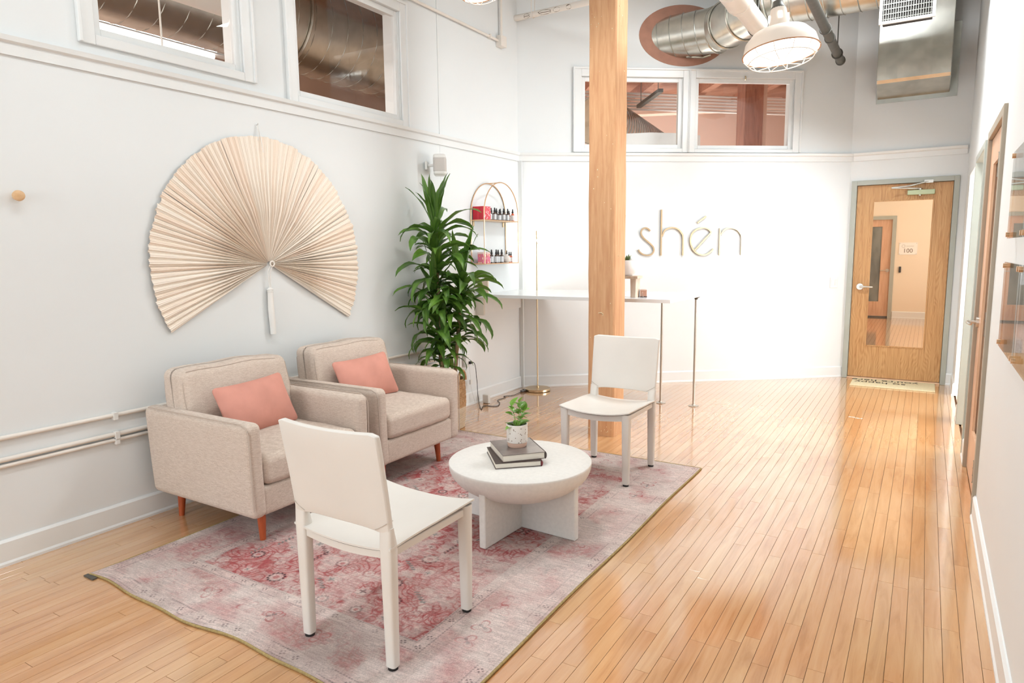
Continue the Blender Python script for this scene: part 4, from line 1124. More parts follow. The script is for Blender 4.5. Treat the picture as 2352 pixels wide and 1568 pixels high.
# ================================================================== PLANT CORNER
PC = Vector((-3.372, 4.385, 0))
M['corn'] = leafmat('corn_plant_leaf', srgb(106, 146, 62), srgb(60, 100, 40), (1.3, 1.25, 1.0, 1), 0.28, 2.4)
def strap_leaf(L, Wd, el0, droop, curl, twist):
    """starts at the origin, leaves along +x rising at el0 and bends over"""
    n = 12; vs = []; fs = []; x = z = 0.0; el = el0; ds = L / n
    for i in range(n + 1):
        t_ = i / n
        w = Wd * min(1, 0.34 + 2.4 * t_) * (1 - max(0, (t_ - 0.55) / 0.45) ** 1.7) * (1 + .06 * math.sin(t_ * 23))
        w = max(w, 0.0006)
        tw = twist * t_; c, s = math.cos(tw), math.sin(tw)
        nx, nz = -math.sin(el), math.cos(el)
        for k, u in enumerate((-1, -0.5, 0, 0.5, 1)):
            lift = abs(u) * w * 0.42 * (1 - .5 * t_) + .004 * math.sin(t_ * 19 + u * 3) * abs(u)
            a, b_ = u * w * c - lift * s, u * w * s + lift * c
            vs.append((x + nx * b_, a + 0.03 * curl * t_ * t_ * L * 4, z + nz * b_))
        el -= droop * (0.25 + 1.5 * t_) / n
        x += math.cos(el) * ds; z += math.sin(el) * ds
    for i in range(n):
        for k in range(4): fs.append((i * 5 + k, i * 5 + k + 1, i * 5 + 6 + k, i * 5 + 5 + k))
    me = bpy.data.meshes.new('leaf'); me.from_pydata(vs, [], fs); me.materials.append(M['corn'])
    me.polygons.foreach_set('use_smooth', [True] * len(fs)); me['reach'] = x; return me
rg = random.Random(9)
up_ = [strap_leaf(0.44, 0.030, R(80), R(15), .2, .3), strap_leaf(0.40, 0.031, R(72), R(35), -.2, -.3)]
mid_ = [strap_leaf(0.43, 0.037, R(58), R(95), .3, .5), strap_leaf(0.46, 0.040, R(50), R(110), -.3, -.5), strap_leaf(0.40, 0.035, R(45), R(120), .1, .8), strap_leaf(0.50, 0.037, R(52), R(85), -.2, .4), strap_leaf(0.39, 0.038, R(40), R(80), .4, -.7)]
low_ = [strap_leaf(0.40, 0.040, R(30), R(125), .2, .4), strap_leaf(0.37, 0.038, R(20), R(110), -.4, -.6), strap_leaf(0.43, 0.038, R(38), R(145), .1, .3), strap_leaf(0.33, 0.035, R(15), R(100), .3, -.4)]
plant = thing('corn_plant', 'tall corn plant with arching glossy green leaves behind the farther armchair', 'plant', (PC.x, PC.y, 0))
bark = wood('ringed_cane_bark', srgb(176, 150, 112), srgb(140, 110, 78), (3, 3, 30), 0.8)
stalks = [((0.02, 0.00), (-0.02, -0.05), 1.70, 0.80, 84), ((0.06, 0.05), (0.14, 0.10), 1.24, 0.55, 56), ((-0.03, 0.05), (-0.03, -0.06), 1.10, 0.50, 46), ((0.0, -0.05), (0.03, -0.03), 0.78, 0.30, 26)]
for k, ((bx_, by_), (tx, ty), H, span, nl) in enumerate(stalks):
    p0, p1 = Vector((bx_, by_, 0.22)), Vector((tx, ty, H))
    nseg = 30; path = [p0.lerp(p1, i / nseg) for i in range(nseg + 1)]
    rad = [(0.0165 if k < 2 else 0.014) * (1 - .25 * i / nseg) * (1.10 if i % 2 else 0.95) for i in range(nseg + 1)]
    MB().tube(path, rad, 10).build('cane', bark, plant, angle=80)
    for q in range(nl):
        f = q / (nl - 1)                     # 0 low, 1 top
        p = p0.lerp(p1, (H - span * (1 - f) - 0.22) / (H - 0.22)); az = q * 2.39996 + k * 1.3 + rg.uniform(-.3, .3)
        ml = rg.choice(up_) if f > 0.90 else (rg.choice(mid_) if f > 0.42 else rg.choice(low_))
        sc = rg.uniform(.80, 1.08) * (0.9 if f < .25 else 1.0) * (0.86 if k == 3 else 1)
        for _ in range(8):
            reach = ml['reach'] * sc
            if PC.x + p.x + reach * math.cos(az) > XL + 0.03: break
            sc *= 0.93; az += 0.16 if math.sin(az) > 0 else -0.16
        dirw = Vector((math.cos(az), math.sin(az)))
        if ml in low_ and PC.y + p.y + .35 * dirw.y < 3.70 and p.z < 0.9: az += PI * .6
        put_leaf(ml, plant, p, az, R(rg.uniform(-8, 8)), rg.uniform(-.25, .25), sc)
# basket
def weave_mat():
    m, nt, bs = base('twisted_seagrass')
    n = N(nt, 'ShaderNodeTexNoise', Scale=60, Detail=3); nt.links.new(coords(nt, (1, 1, .5)), n.inputs[0])
    rp = ramp(nt, n.outputs[0], [(0.3, srgb(186, 142, 98)), (0.7, srgb(226, 190, 148))]); nt.links.new(rp.outputs[0], bs.inputs['Base Color']); bs.inputs['Roughness'].default_value = .85
    return m
M['weave'] = weave_mat(); M['weavel'] = pm('bleached_seagrass', srgb(240, 224, 200), .85, var=.08, vs=40)
bk = thing('woven_basket', 'woven seagrass basket with handles holding the tall plant', 'basket', (PC.x, PC.y, 0))
BR, BH = 0.175, 0.42
NC = 30
for i in range(NC):
    z = 0.008 + i * (BH - .01) / NC; r_ = BR * (0.94 + 0.08 * math.sin(PI * min(1, z / BH * .9)))
    n = 40; path = [((r_ + 0.0022 * math.sin(q * 14 + i * 2.1)) * math.cos(q), (r_ + 0.0022 * math.sin(q * 14 + i * 2.1)) * math.sin(q), z + 0.0015 * math.sin(q * 9 + i)) for q in np.linspace(0, 2 * PI, n + 1)[:-1]]
    MB().tube(path, 0.0083, 6, closed=True).build('coil', M['weave'] if i > 12 else M['weavel'], bk)
MB().lathe([(0.001, 0.003), (BR * .92, 0.003), (BR * .92, 0.012), (0.001, 0.012)], 24, cap=False).build('basket_bottom', M['weavel'], bk)
for s in (-1, 1):
    a0 = R(8) if s > 0 else R(188)
    ca, sa = math.cos(a0), math.sin(a0)
    path = []
    for q in np.linspace(0, PI, 13):
        u = 0.062 * math.cos(q); h = 0.40 + 0.085 * math.sin(q)
        path.append((BR * ca - u * sa, BR * sa + u * ca, h))
    MB().tube(path, 0.011, 8).build('handle', M['weave'], bk)
MB().lathe([(BR * .93, 0.36), (0.12, 0.372), (0.001, 0.37)], 24, cap=False).build('moss', M['soil'], bk)

# ================================================================== RECEPTION COUNTER AND WHAT STANDS ON IT
CT = 1.05
ct = thing('reception_counter', 'long white counter on thin steel legs behind the timber post', 'counter')
MB().box((XL + .001, 5.26, CT - 0.030), (-1.738, 6.235, CT)).build('counter_top', M['counter'], ct, smooth=False, bevel=0.002)
for x, y in ((-2.086, 6.083), (-1.775, 6.105), (-1.79, 5.33), (-3.2, 6.08)):
    if (x, y) == (-1.79, 5.33) or x < -3: continue
    lg = MB().cyl((x, y, 0.008), (x, y, CT - 0.03), 0.0115, 14).build('leg', M['silverleg'], ct)
    MB().lathe([(0.001, 0), (0.046, 0), (0.047, 0.004), (0.02, 0.010), (0.012, 0.022)], 24, c=(x, y, 0), cap=False).build('foot_plate', M['silverleg'], lg)
    MB().lathe([(0.012, 0), (0.016, 0.012), (0.034, 0.022), (0.034, 0.026)], 18, c=(x, y, CT - .056), cap=False).build('top_plate', M['darkpipe'], lg)
MB().box((XL + .001, 5.30, CT - .19), (XL + .022, 6.10, CT - .03)).build('wall_cleat', M['trim'], ct, smooth=False)
MB().box((XL + .001, 5.275, CT - .20), (XL + .09, 5.30, CT - .03)).build('bracket', pm('putty_bracket', srgb(222, 212, 198), .5), ct, smooth=False, bevel=.003)
# small stool with bowl planter
st = thing('display_stool', 'tiny whitewashed wooden stool on the counter beside the post', 'stool', (-2.175, 5.43, CT))
ww = wood('whitewashed_pine', srgb(226, 206, 186), srgb(204, 172, 146), (4, 4, 1.5), .7)
MB().box((-.115, -.06, .158), (.115, .06, .182)).build('seat', ww, st, smooth=False, bevel=.004)
for s in (-1, 1):
    MB().prism([(-.022, 0), (.022, 0), (.026, .158), (-.026, .158)], -.05, .05, 'y').build('leg', ww, st, smooth=False, bevel=.003).location = (s * .072, 0, 0)
bp = thing('bowl_planter', 'round white bowl with a small succulent on the tiny stool', 'planter', (-2.185, 5.43, CT + .182))
MB().lathe([(0.001, 0), (0.045, 0), (0.075, .022), (0.092, .06), (0.094, .10), (0.088, .132), (0.083, .132), (0.086, .10), (0.001, .098)], 36, cap=False).build('bowl', pm('matte_white_ceramic', srgb(240, 234, 230), .5), bp)
MB().lathe([(0.086, .118), (0.04, .124), (0.001, .122)], 20, cap=False).build('soil', M['soil'], bp)
succ = oval_leaf(0.06, 0.011, -.2); succ.materials.clear(); succ.materials.append(leafmat('grey_green_succulent', srgb(138, 154, 104), srgb(96, 118, 74), (1.2, 1.2, 1.1, 1), .5))
for q in range(14): put_leaf(succ, bp, (0.016 * math.cos(q * 2.4), 0.016 * math.sin(q * 2.4), .124), q * 2.4, R(20 + 4 * q), 0, .7 + .3 * (q % 3) / 2)
cb = thing('candle_box', 'small terracotta and white box on the counter beside the stool', 'box', (-2.045, 5.475, CT), R(20))
MB().box((-.028, -.02, 0.006), (.028, .02, .062)).build('box_body', pm('terracotta_card', srgb(196, 146, 122), .6), cb, smooth=False, bevel=.001)
MB().box((-.03, -.022, 0), (.03, .022, .008)).build('box_base', pm('dark_base', srgb(80, 60, 54), .5), cb, smooth=False)
MB().box((-.0285, -.021, .058), (.02, .0205, .066)).build('box_lid', pm('pale_pink_lid', srgb(226, 196, 180), .6), cb, smooth=False)
gt = MB().lathe([(0.001, 0), (0.013, 0), (0.013, .022), (0.007, .034), (0.006, .048), (0.001, .049)], 14, cap=False).build('glass_bottle', glassm('thin_clear_glass', (.94, .97, .98, 1)))
gt.location = (-2.03, 5.40, CT); tag(gt, 'tiny clear glass bottle on the counter next to the terracotta box', 'bottle')
pp = thing('dried_grass_stem', 'dried rust coloured grass plume peeking out behind the post', 'dried flowers', (-2.40, 5.62, CT))
MB().lathe([(0.001, 0), (0.03, 0), (0.042, .05), (0.035, .11), (0.016, .15), (0.018, .17), (0.014, .17), (0.001, .165)], 20, cap=False).build('bud_vase', M['plastic'], pp)
pl = pm('rust_plume', srgb(178, 112, 88), .9, var=.2, vs=60)
for dx, dy, hh in ((.115, .02, .69), (.09, -.01, .62), (.05, .03, .70)):
    st_ = [Vector((0, 0, .15)), Vector((dx * .4, dy * .5, .40)), Vector((dx, dy, hh))]
    MB().tube(st_, [.002, .0016, .001], 5).build('stalk', pl, pp)
    MB().tube([st_[1].lerp(st_[2], u) for u in (.5, .6, .75, .9, 1.05)], [.003, .012, .015, .011, .002], 7).build('plume', pl, pp)
for i, (y, x, w_, h_, lab) in enumerate(((5.325, -3.60, .055, .145, 'flat beige carton standing on the counter, right of its twin'), (5.285, -3.56, .05, .135, 'flat beige carton standing on the counter, left of its twin'))):
    c_ = thing('beige_carton', lab, 'box', (x, y, CT), 0, 'beige cartons on the counter')
    MB().box((-.04, -w_ * .18, 0), (.055 if i else .035, w_ * .2, h_)).build('carton_body', pm('beige_card', srgb(226, 208, 188), .7, var=.03), c_, smooth=False, bevel=.0015)
    MB().box((-.041, -w_ * .19, h_ - .003), (.056 if i else .036, w_ * .21, h_)).build('carton_lid', pm('beige_card_lid', srgb(214, 196, 176), .7), c_, smooth=False)

# ---- arched wall shelf
S0, S1, SX0, SX1 = 5.213, 5.819, XL + .008, XL + .155
SZ1, SZ2, SZA = 1.338, 1.742, 1.795
sh = thing('arched_wall_shelf', 'gold wire arched shelf with two tiers on the wall above the counter', 'shelf')
rad = (S1 - S0) / 2; cy = (S0 + S1) / 2
for nm, x in (('rear_arch', SX0), ('front_arch', SX1)):
    path = [(x, S0, SZ1)] + [(x, S0, z) for z in (1.5, 1.7)] + [(x, cy - rad * math.cos(a), SZA + rad * math.sin(a)) for a in np.linspace(0, PI, 25)] + [(x, S1, z) for z in (1.7, 1.5, SZ1)]
    MB().tube(path, 0.0052, 8).build(nm, M['gold'], sh)
MB().cyl((SX0, cy, SZA + rad), (SX1, cy, SZA + rad), .0045, 8).build('top_tie', M['gold'], sh)
for z in (SZ1, SZ2):
    p = MB().box((SX0, S0, z - .004), (SX1, S1, z)).build('shelf_plate', pm('pale_gold_sheet', srgb(232, 210, 182), .35, metal=.5), sh, smooth=False)
    MB().tube([(SX0, S0, z - .002), (SX1, S0, z - .002), (SX1, S1, z - .002), (SX0, S1, z - .002)], .0048, 6, closed=True).build('shelf_rim', M['gold'], p)
for s in (S0 + .04, S1 - .04): MB().box((XL + .0005, s - .012, 1.69), (XL + .010, s + .012, 1.735)).build('mount', M['brass'], sh, smooth=False)
# bottles
amber = pm('amber_glass', srgb(70, 44, 30), .12, spec=.7); lab_m = pm('pale_label', srgb(226, 228, 230), .6); lab_r = pm('white_label_red_band', srgb(236, 226, 222), .6); blk = pm('black_dropper_rubber', srgb(36, 34, 34), .5)
redneck = pm('orange_glass', srgb(206, 96, 62), .2)
def bottle(label, y, x, z, h=.118, r_=.0165, red=False, group=None):
    k = h / .118
    b_ = thing('dropper_bottle', label, 'bottle', (x, y, z), 0, group)
    MB().lathe([(0.001, 0), (r_, 0), (r_, .060 * k), (r_ * .9, .068 * k), (r_ * .48, .075 * k), (r_ * .48, .080 * k)], 18, cap=False).build('bottle_body', redneck if red else amber, b_)
    MB().lathe([(r_ + .0005, .010 * k), (r_ + .0006, .058 * k)], 18, cap=False).build('label_band', lab_r if red else lab_m, b_)
    MB().lathe([(0.001, .078 * k), (r_ * .62, .078 * k), (r_ * .62, .092 * k), (r_ * .42, .094 * k), (r_ * .38, .110 * k), (r_ * .2, .118 * k), (0.001, .1185 * k)], 14, cap=False).build('dropper_cap', blk, b_)
    return b_
ordn = ['first', 'second', 'third', 'fourth', 'fifth', 'sixth', 'seventh', 'eighth', 'ninth', 'tenth', 'eleventh']
fy = lambda px: 5.215 + (px - 1096) * .00771
for i, px in enumerate((1121, 1125.5, 1131, 1137.5, 1142, 1146.5, 1152, 1156.5, 1161.5, 1167.5, 1173.5)):
    front = i % 2 == 0
    bottle('dropper bottle with pale label on the upper gold shelf, %s from the red boxes' % ordn[i], fy(px) - (.03 if front else -.02), (XL + .115) if front else (XL + .07), SZ2, .122 if i not in (4, 9) else .108, red=i >= 9, group='dropper bottles on the upper shelf')
low = ((1118, .10, False), (1125.7, .132, False), (1134.7, .132, False), (1141, .130, False), (1147.5, .132, False), (1161.5, .122, True), (1165.5, .108, True), (1172, .108, True))
for i, (px, h_, rd) in enumerate(low):
    bottle('dropper bottle %s on the lower gold shelf, %s from the patterned boxes' % ('with orange neck' if rd else 'with pale label', ordn[i]), fy(px) - (.018 if i % 2 == 0 else -.006), XL + (.10 if i % 2 == 0 else .075), SZ1, h_, .0185 if not rd else .014, rd, 'dropper bottles on the lower shelf')
gj = MB().lathe([(0.001, 0), (0.02, 0), (0.034, .02), (0.038, .04), (0.03, .065), (0.012, .078), (0.010, .085), (0.001, .086)], 12, cap=False).build('faceted_jar', pm('clouded_crystal', srgb(236, 226, 218), .1, spec=.8), smooth=False)
gj.location = (XL + .11, fy(1157) - .02, SZ1); tag(gj, 'round faceted pale crystal jar on the lower gold shelf', 'jar')
redm = pm('scarlet_card', srgb(214, 40, 58), .45); m, nt, bs = base('pink_print'); vo = N(nt, 'ShaderNodeTexVoronoi', Scale=45); nt.links.new(coords(nt), vo.inputs[0]); rp = ramp(nt, vo.outputs[0], [(.25, srgb(238, 214, 216)), (.4, srgb(226, 86, 96))]); nt.links.new(rp.outputs[0], bs.inputs['Base Color']); M['print'] = m
m, nt, bs = base('coral_print'); vo = N(nt, 'ShaderNodeTexVoronoi', Scale=38); nt.links.new(coords(nt), vo.inputs[0]); rp = ramp(nt, vo.outputs[0], [(.2, srgb(244, 222, 216)), (.45, srgb(232, 118, 96)), (.7, srgb(226, 120, 156))]); nt.links.new(rp.outputs[0], bs.inputs['Base Color']); M['print2'] = m
for i, lab in enumerate(('scarlet box on the upper gold shelf, nearest the wall', 'scarlet box on the upper gold shelf, middle of three', 'scarlet box with pink printed face on the upper gold shelf, frontmost')):
    bx_ = thing('scarlet_box', lab, 'box', (XL + .030 + i * .039, 5.305, SZ2), 0, 'scarlet boxes')
    MB().box((-.0185, -.065, 0), (.0185, .065, .125)).build('box_body', redm, bx_, smooth=False, bevel=.001)
    MB().box((.0183, -.06, .008), (.0192, .062, .119)).build('printed_face', M['print'], bx_, smooth=False)
for i, lab in enumerate(('coral patterned box on the lower gold shelf, nearer the plant', 'coral patterned box on the lower gold shelf, nearer the bottles')):
    bx_ = thing('patterned_box', lab, 'box', (XL + .10, 5.25 + i * .065, SZ1), 0, 'coral patterned boxes')
    MB().box((-.03, -.029, 0), (.03, .029, .105)).build('box_body', M['print2'], bx_, smooth=False, bevel=.001)
    MB().box((-.031, -.03, .09), (.031, .03, .107)).build('box_lid', pm('blush_lid', srgb(240, 206, 200), .6), bx_, smooth=False, bevel=.001)

# ---- brass floor lamp
LP = (-3.40, 6.03)
fl = thing('floor_lamp', 'slim brass floor lamp with round disc base behind the counter', 'lamp', (LP[0], LP[1], 0))
MB().lathe([(0.001, 0.002), (.128, .002), (.132, .006), (.132, .026), (.128, .030), (.02, .031), (.001, .031)], 48, cap=False).build('base', M['brass'], fl)
MB().cyl((0, 0, .03), (0, 0, 1.655), .0075, 12).build('pole', M['brass'], fl)
MB().cyl((0, 0, .03), (0, 0, .05), .014, 16).build('pole_collar', M['brass'], fl)
hd = MB().lathe([(0.001, 0), (.030, .002), (.038, .016), (.038, .030), (.034, .032)], 24, cap=False).build('lamp_head', M['brass'], fl)
hd.location = (0.034, 0.0, 1.555); hd.rotation_euler = (R(90), 0, BANG)
MB().lathe([(.001, .024), (.033, .024), (.034, .032), (.001, .034)], 24, cap=False).build('diffuser', pm('warm_led', (1, 1, 1, 1), .5, emit=(1, .86, .62, 1), es=6), hd)
MB().cyl((0, 0, 1.555), (.034, .0, 1.555), .006, 8).build('swivel', M['brass'], fl)
area_light('floor_lamp_glow', (LP[0] + .02, LP[1] + .06, 1.56), (R(90), 0, BANG), .07, .07, 4.0, (1, .92, .8), shape='DISK')
# ---- cord, plug strip and adapters
cd = thing('extension_cord', 'black power cord with foot switch running along the floor to the lamp', 'cord')
pth = [(XL + .07, 5.085, .43), (XL + .085, 5.12, .40), (XL + .09, 5.14, .25), (XL + .10, 5.14, .10), (XL + .13, 5.12, .012), (XL + .22, 5.02, .006), (XL + .16, 5.15, .005), (XL + .27, 5.20, .005), (XL + .22, 5.33, .005), (XL + .14, 5.42, .005), (XL + .14, 5.56, .005), (XL + .10, 5.60, .006), (XL + .155, 5.68, .005), (XL + .15, 5.86, .008)]
def smooth_path(P, k=6):
    P = [Vector(p) for p in P]; out = []
    for i in range(len(P) - 1):
        a, b_, c, d_ = P[max(i - 1, 0)], P[i], P[i + 1], P[min(i + 2, len(P) - 1)]
        for j in range(k):
            t_ = j / k
            out.append(0.5 * ((2 * b_) + (-a + c) * t_ + (2 * a - 5 * b_ + 4 * c - d_) * t_ ** 2 + (-a + 3 * b_ - 3 * c + d_) * t_ ** 3))
    return out + [P[-1]]
MB().tube(smooth_path(pth), .0032, 6).build('cable', M['black'], cd)
sw = rbox(.036, .075, .022, .009, 3, 3).build('foot_switch', pm('grey_switch', srgb(104, 102, 100), .4), cd, loc=(XL + .15, 5.90, .012), rz=R(-12))
MB().lathe([(.001, 0), (.011, 0), (.010, .006), (.001, .007)], 14, c=(0, 0, .010), cap=False).build('switch_button', M['black'], sw)
MB().tube(smooth_path([(XL + .15, 5.935, .008), (XL + .20, 5.98, .005), (XL + .17, 6.02, .006), (LP[0] - .12, LP[1] - .02, .008)]), .0032, 6).build('cable', M['black'], cd)
ot = thing('wall_outlet', 'white wall outlet with plug-in tap beside the tall plant', 'outlet', (XL, 5.045, .44))
MB().box((0, -.058, -.06), (.008, .058, .06)).build('cover_plate', M['plastic'], ot, smooth=False, bevel=.003)
tp = rbox(.045, .062, .115, .008, 2, 2).build('tap_block', M['plastic'], ot, loc=(.03, .012, 0))
for zz in (-.03, .03):
    for q in (-.008, .008): MB().box((.0222, q - .0012, zz - .006), (.0232, q + .0012, zz + .006)).build('socket_slot', M['darkpipe'], tp, smooth=False)
MB().box((.052, .02, -.03), (.075, .045, -.005)).build('plug', M['black'], ot, smooth=False, bevel=.004)
ad = MB().box((XL + .07, 5.26, .002), (XL + .135, 5.30, .085)).build('power_adapter', M['plastic'], smooth=False, bevel=.005); tag(ad, 'pinkish white power adapter on the floor by the baseboard', 'adapter')
wc = thing('white_cable', 'thin white cable with inline dongle hanging by the outlet', 'cable')
MB().tube(smooth_path([(XL + .05, 5.07, .40), (XL + .045, 5.10, .30), (XL + .045, 5.105, .20), (XL + .05, 5.13, .10), (XL + .06, 5.16, .006)]), .0022, 6).build('cable', M['plastic'], wc)
MB().box((XL + .036, 5.09, .21), (XL + .056, 5.115, .255)).build('dongle', M['plastic'], wc, smooth=False, bevel=.003)

# ---- speaker
sp = thing('wall_speaker', 'white speaker with grey grille on bracket above the tall plant', 'speaker', (XL + .13, 4.600, 2.17), R(35))
rbox(.105, .135, .172, .02, 3, 3).build('speaker_body', M['plastic'], sp)
def grille(p): return p
g = MB(); prof_ = [(.0535 * math.cos(a) + 0.0, .0690 * math.sin(a)) for a in np.linspace(-PI, PI, 33)[:-1]]
rbox(.1075, .1375, .138, .02, 4, 3).build('speaker_grille', pm('grey_speaker_cloth', srgb(206, 200, 194), .9, var=.03, vs=300), sp)
MB().cyl((-.105, .03, .0), (-.05, .0, .0), .012, 10).build('bracket_arm', M['plastic'], sp)
MB().box((-.125, -.0, -.035), (-.105, .07, .035)).build('bracket_plate', M['plastic'], sp, smooth=False, bevel=.005)
wr = MB().box((XL, 4.62, LEDGE - .65), (XL + .012, 4.632, 2.08)).build('cable_cover', M['trim'], smooth=False); tag(wr, 'narrow white cable cover running down the wall below the speaker', 'cable cover')

# ================================================================== SIGN
sg = thing('wall_sign', 'thin brushed gold wall lettering reading shén on the white wall', 'sign', BA, BANG)
def stroke(paths, w=.0145, dpt=.013):
    m = MB()
    for P, k in paths:
        P = [Vector((s_, 0, z)) for s_, z in P]
        pts = smooth_path(P, 5) if k else P
        n = len(pts); vs = []; fs = []
        for i in range(n):
            t_ = (pts[min(i + 1, n - 1)] - pts[max(i - 1, 0)]).normalized(); nr = Vector((-t_.z, 0, t_.x)) * w / 2
            for q, y in ((1, -dpt - .006), (-1, -dpt - .006), (-1, -.006), (1, -.006)): vs.append((pts[i].x + nr.x * q, y, pts[i].z + nr.z * q))
        for i in range(n - 1):
            for k_ in range(4): fs.append((i * 4 + k_, i * 4 + (k_ + 1) % 4, i * 4 + 4 + (k_ + 1) % 4, i * 4 + 4 + k_))
        fs += [(3, 2, 1, 0), (n * 4 - 4, n * 4 - 3, n * 4 - 2, n * 4 - 1)]
        m.add(vs, fs)
    return m
Ls = [(1.404, 1.648), (1.382, 1.669), (1.353, 1.679), (1.319, 1.665), (1.304, 1.632), (1.315, 1.596), (1.35, 1.558), (1.402, 1.517), (1.441, 1.475), (1.446, 1.434), (1.421, 1.401), (1.378, 1.391), (1.327, 1.402), (1.292, 1.428), (1.279, 1.452)]
Lh = [([(1.526, 1.870), (1.526, 1.386)], 0), ([(1.537, 1.589), (1.558, 1.643), (1.591, 1.668), (1.647, 1.679), (1.707, 1.664), (1.747, 1.624), (1.765, 1.575), (1.767, 1.385)], 1)]
Le = [([(1.922, 1.728), (2.018, 1.797)], 0), ([(1.893, 1.432), (2.079, 1.628)], 0), ([(2.079, 1.628), (2.043, 1.663), (1.987, 1.676), (1.914, 1.658), (1.863, 1.611), (1.847, 1.549), (1.858, 1.491), (1.889, 1.437), (1.938, 1.399), (1.999, 1.386), (2.051, 1.402), (2.089, 1.431), (2.104, 1.451)], 1)]
Ln_ = [([(2.176, 1.670), (2.176, 1.383)], 0), ([(2.187, 1.600), (2.222, 1.650), (2.269, 1.671), (2.313, 1.671), (2.366, 1.652), (2.402, 1.615), (2.42, 1.569), (2.422, 1.381)], 1)]
for nm, pth_ in (('letter_s', [(Ls, 1)]), ('letter_h', Lh), ('letter_e_acute', Le), ('letter_n', Ln_)):
    stroke(pth_).build(nm, M['brass'], sg, smooth=False)
swt = thing('light_switch', 'white double light switch plate on the wall left of oak door', 'switch', BA, BANG)
MB().box((3.465, -.007, 1.008), (3.555, 0, 1.122)).build('cover_plate', M['plastic'], swt, smooth=False, bevel=.003)
for x in (3.488, 3.532): MB().box((x - .012, -.011, 1.035), (x + .012, -.004, 1.095)).build('rocker', M['plastic'], swt, smooth=False, bevel=.002)

# ================================================================== DOOR MAT, HALL
def text_mesh(txt, size, ext=0.0005):
    c = bpy.data.curves.new('t', 'FONT'); c.body = txt; c.size = size; c.align_x = 'CENTER'; c.align_y = 'CENTER'; c.extrude = ext
    o = bpy.data.objects.new('t', c); COL.objects.link(o); bpy.context.view_layer.update()
    me = bpy.data.meshes.new_from_object(o.evaluated_get(bpy.context.evaluated_depsgraph_get())); bpy.data.objects.remove(o); bpy.data.curves.remove(c); return me
mt = thing('door_mat', 'pale coir door mat with dark lettering lying before the oak door', 'mat', (-.235, 8.06, 0))
MB().box((-.385, -.24, 0), (.385, .215, .012)).build('mat_pile', pm('pale_coir', srgb(218, 202, 164), .95, var=.12, vs=120, bump=.5, bsc=300), mt, smooth=False, bevel=.003)
for tx, x, yy in (('so happy', -.115, -.01), ("you're here", -.08, .115)):
    me = text_mesh(tx, .135); me.materials.append(M['black']); o = bpy.data.objects.new('lettering', me); COL.objects.link(o); o.parent = mt; o.location = (x, yy, .0128); o.rotation_euler = (0, 0, PI)
hs = thing('room_number_sign', 'white room sign reading 100 in the hall beyond the oak door', 'sign', (-.335, 15.8, 1.41))
MB().box((-.16, -.012, -.12), (.16, 0, .12)).build('sign_plate', pm('white_acrylic_sign', srgb(250, 248, 244), .2), hs, smooth=False, bevel=.003)
me = text_mesh('100', .115); me.materials.append(pm('sign_brown_print', srgb(120, 100, 84), .6)); o = bpy.data.objects.new('number', me); COL.objects.link(o); o.parent = hs; o.location = (0, -.013, -.045); o.rotation_euler = (R(90), 0, 0)
MB().tube([(-.08 + .028 * math.cos(q), -.013, .05 + .028 * math.sin(q)) for q in np.linspace(0, 2 * PI, 21)[:-1]], .004, 5, closed=True).build('logo_ring', pm('pale_grey_print', srgb(206, 204, 200), .6), hs)
MB().box((-.035, -.0128, .042), (.10, -.0122, .056)).build('logo_line', pm('pale_grey_print', srgb(220, 218, 214), .6), hs, smooth=False)
for x in (-.145, .145):
    for z in (-.105, .105): MB().cyl((x, -.016, z), (x, -.01, z), .007, 8).build('standoff', M['chrome'], hs)
cr = MB().box((-.475, 15.77, .93), (-.435, 15.8, 1.05)).build('card_reader', M['black'], smooth=False, bevel=.005); tag(cr, 'small black card reader on the hall wall below the room sign', 'card reader')

# ================================================================== RIGHT WALL ACRYLIC PANELS
k_ = 0
for (y0, y1, nm) in ((2.885, 3.405, 'farther'), (2.33, 2.85, 'nearer')):
    for (z0, z1, rw) in ((1.478, 1.818, 'upper'), (1.042, 1.384, 'lower')):
        a_ = thing('acrylic_panel', 'clear acrylic wall panel on brass studs, %s row, %s the wooden door' % (rw, 'closer to' if nm == 'farther' else 'away from'), 'wall panel', (XR, 0, 0), 0, 'acrylic panels on the right wall')
        MB().box((-.028, y0, z0), (-.022, y1, z1)).build('sheet', M['acrylic'], a_, smooth=False)
        for y in (y0 + .015, y1 - .015):
            for z in (z0 + .015, z1 - .015): MB().cyl((-.034, y, z), (0, y, z), .0095, 12).build('standoff', M['gold'], a_)

# ================================================================== CONDUITS
def conduit(name, label, z, r_, x=XL):
    c_ = thing(name, label, 'conduit')
    MB().cyl((x + r_, YB, z), (x + r_, 5.0 if z < .6 else 4.9, z), r_, 12).build('pipe', M['whitepipe'], c_)
    for y in (1.865, 3.4, 0.2):
        MB().box((x, y - .012, z - r_ - .014), (x + 2 * r_ + .004, y + .012, z + r_ + .003)).build('clip', M['plastic'], c_, smooth=False, bevel=.002)
    return c_
conduit('wall_conduit', 'white conduit along the left wall, highest of the three low ones', .612, .0115)
conduit('wall_conduit', 'white conduit along the left wall, middle of the three low ones', .509, .0125)
conduit('wall_conduit', 'white conduit along the left wall, lowest of the three', .478, .0105)
jb = thing('junction_box', 'white junction box with conduits high on the left wall', 'junction box')
MB().box((XL, 5.70, 3.40), (XL + .06, 5.80, 3.50)).build('box_body', M['whitepipe'], jb, smooth=False, bevel=.003)
MB().cyl((XL + .02, 4.2, 3.453), (XL + .02, 5.71, 3.453), .012, 10).build('pipe', M['whitepipe'], jb); MB().cyl((XL + .03, 5.75, 3.48), (XL + .03, 5.75, ZC), .012, 10).build('pipe', M['whitepipe'], jb)
